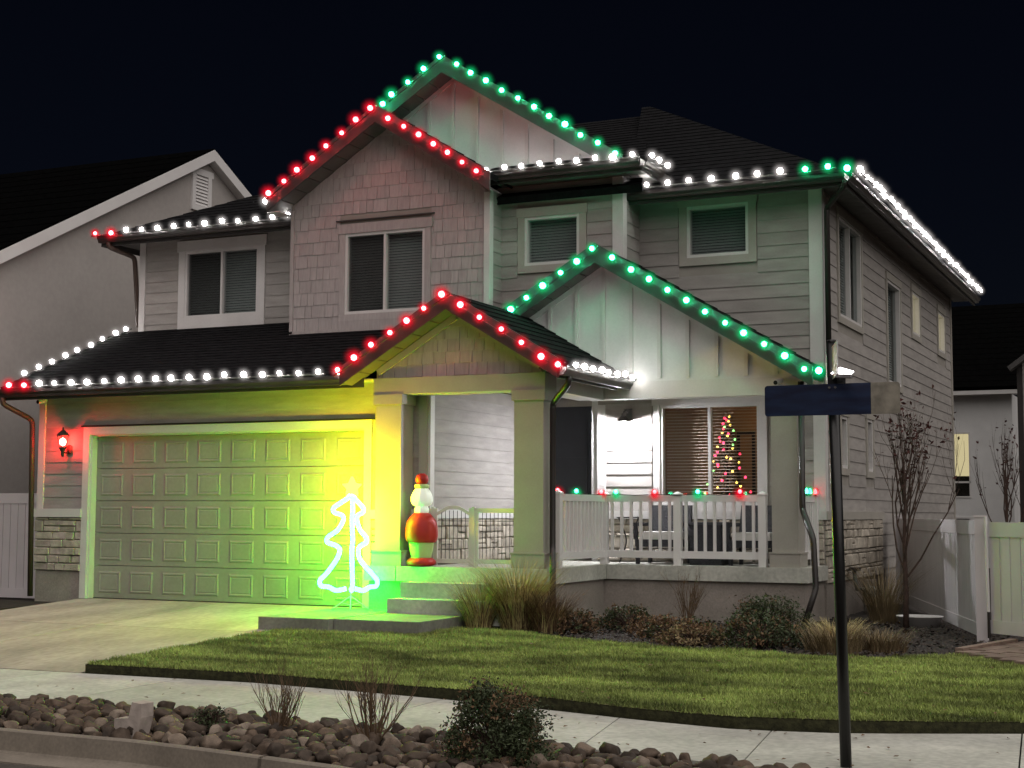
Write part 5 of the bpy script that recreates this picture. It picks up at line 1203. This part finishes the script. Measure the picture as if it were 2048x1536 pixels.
bush('garden_shrub', 'reddish low shrub under the porch foundation', (10.4, -0.6, -0.17), 0.35, 0.3, 0.2, 800, 0.022, 37, LEAFB, None, 0.0, GRP)
twig_shrub('bare_shrub', 'leafless twiggy shrub against the porch foundation', (10.35, 0.9, -0.17), 0.72, 16, 41, 0.4, group='bare shrubs')
twig_shrub('bare_shrub', 'fan-shaped leafless shrub among the rocks, left of the pair', (10.16, -8.42, -0.38), 0.54, 22, 42, 0.7, group='bare shrubs')
twig_shrub('bare_shrub', 'fan-shaped leafless shrub among the rocks, right of the pair', (11.08, -8.58, -0.38), 0.64, 22, 43, 0.6, group='bare shrubs')
bush('rock_bed_shrub', 'large dark leafy shrub growing out of the river rocks', (12.25, -8.95, -0.38), 0.36, 0.34, 0.46, 9500, 0.0145, 44, LEAFG, LEAFB, 0.35, 'shrubs in the rock bed')
bush('rock_bed_shrub', 'small low evergreen tuft in the river rocks', (9.62, -8.55, -0.37), 0.15, 0.14, 0.16, 500, 0.014, 45, LEAFG, None, 0, 'shrubs in the rock bed')
# bare young trees
def bare_tree(label, loc, h, seed, group, trunk_h=0.28, nb=9, leaves=90):
    q = random.Random(seed); t = thing('bare_tree', label, 'tree', loc, group); L = Vector(loc); mb = MB(); r0 = h * 0.014
    mb.tube([L + Vector((0, 0, -0.05)), L + Vector((0.01, 0, h * 0.2)), L + Vector((0, 0.01, h * 0.45)), L + Vector((0.02, 0, h * 0.7)), L + Vector((0.0, 0, h))], [r0 * 1.2, r0, r0 * 0.75, r0 * 0.45, 0.003], 8)
    mb.build('trunk', BARK, t, True)
    mb = MB(); tips = []
    for i in range(nb):
        f_ = trunk_h + (0.8 - trunk_h) * i / nb; a = i * 2.4 + q.uniform(-0.3, 0.3); s = 0.62 - 0.4 * i / nb
        twigs(mb, L + Vector((0, 0, h * f_)), Vector((math.cos(a) * s, math.sin(a) * s, 1)).normalized(), h * (0.55 - 0.30 * i / nb), r0 * 0.42, 3 if h < 2.55 else 2, q, 0.32, tips, 0.75)
    mb.build('branches', BARK, t)
    leaf_cloud(t, [p for p, _ in tips], leaves, 0.034, LEAFR, q, 0.02, 'leaves')
bare_tree('young bare tree with a few dark leaves in front of the vinyl fence', (13.1, 1.45, -0.2), 2.5, 52, 'bare trees', 0.27, 12, 260)
bare_tree('bare treetop rising behind the vinyl gate', (13.5, 9.0, -0.2), 2.6, 53, 'bare trees', 0.3, 9, 120)

# fallen leaves on pavement, lawn and rocks
mb = MB(); q = random.Random(77)
for _ in range(260):
    x = q.uniform(6.5, 15.5); y = q.uniform(-9.0, -2.6)
    if inside(x, y, POLY): z = lz(x, y) + 0.045
    elif interp(FRONT, x) < y < interp(BACK, x): z = -0.33 + 0.006
    elif y < interp(FRONT, x) and y > k(x): z = -0.29
    else: continue
    a = q.uniform(0, 6.28); l_ = q.uniform(0.012, 0.03); c, s_ = math.cos(a) * l_, math.sin(a) * l_; kk = len(mb.v)
    mb.v += [(x - c, y - s_, z), (x - s_ * 0.5, y + c * 0.5, z + q.uniform(0, 0.012)), (x + c, y + s_, z + 0.004), (x + s_ * 0.5, y - c * 0.5, z + q.uniform(0, 0.012))]; mb.f.append((kk, kk + 1, kk + 2, kk + 3))
tag(mb.build('leaves', LEAFB), 'scattered dry brown leaves on lawn, pavement and rocks', 'leaves', kind='stuff')
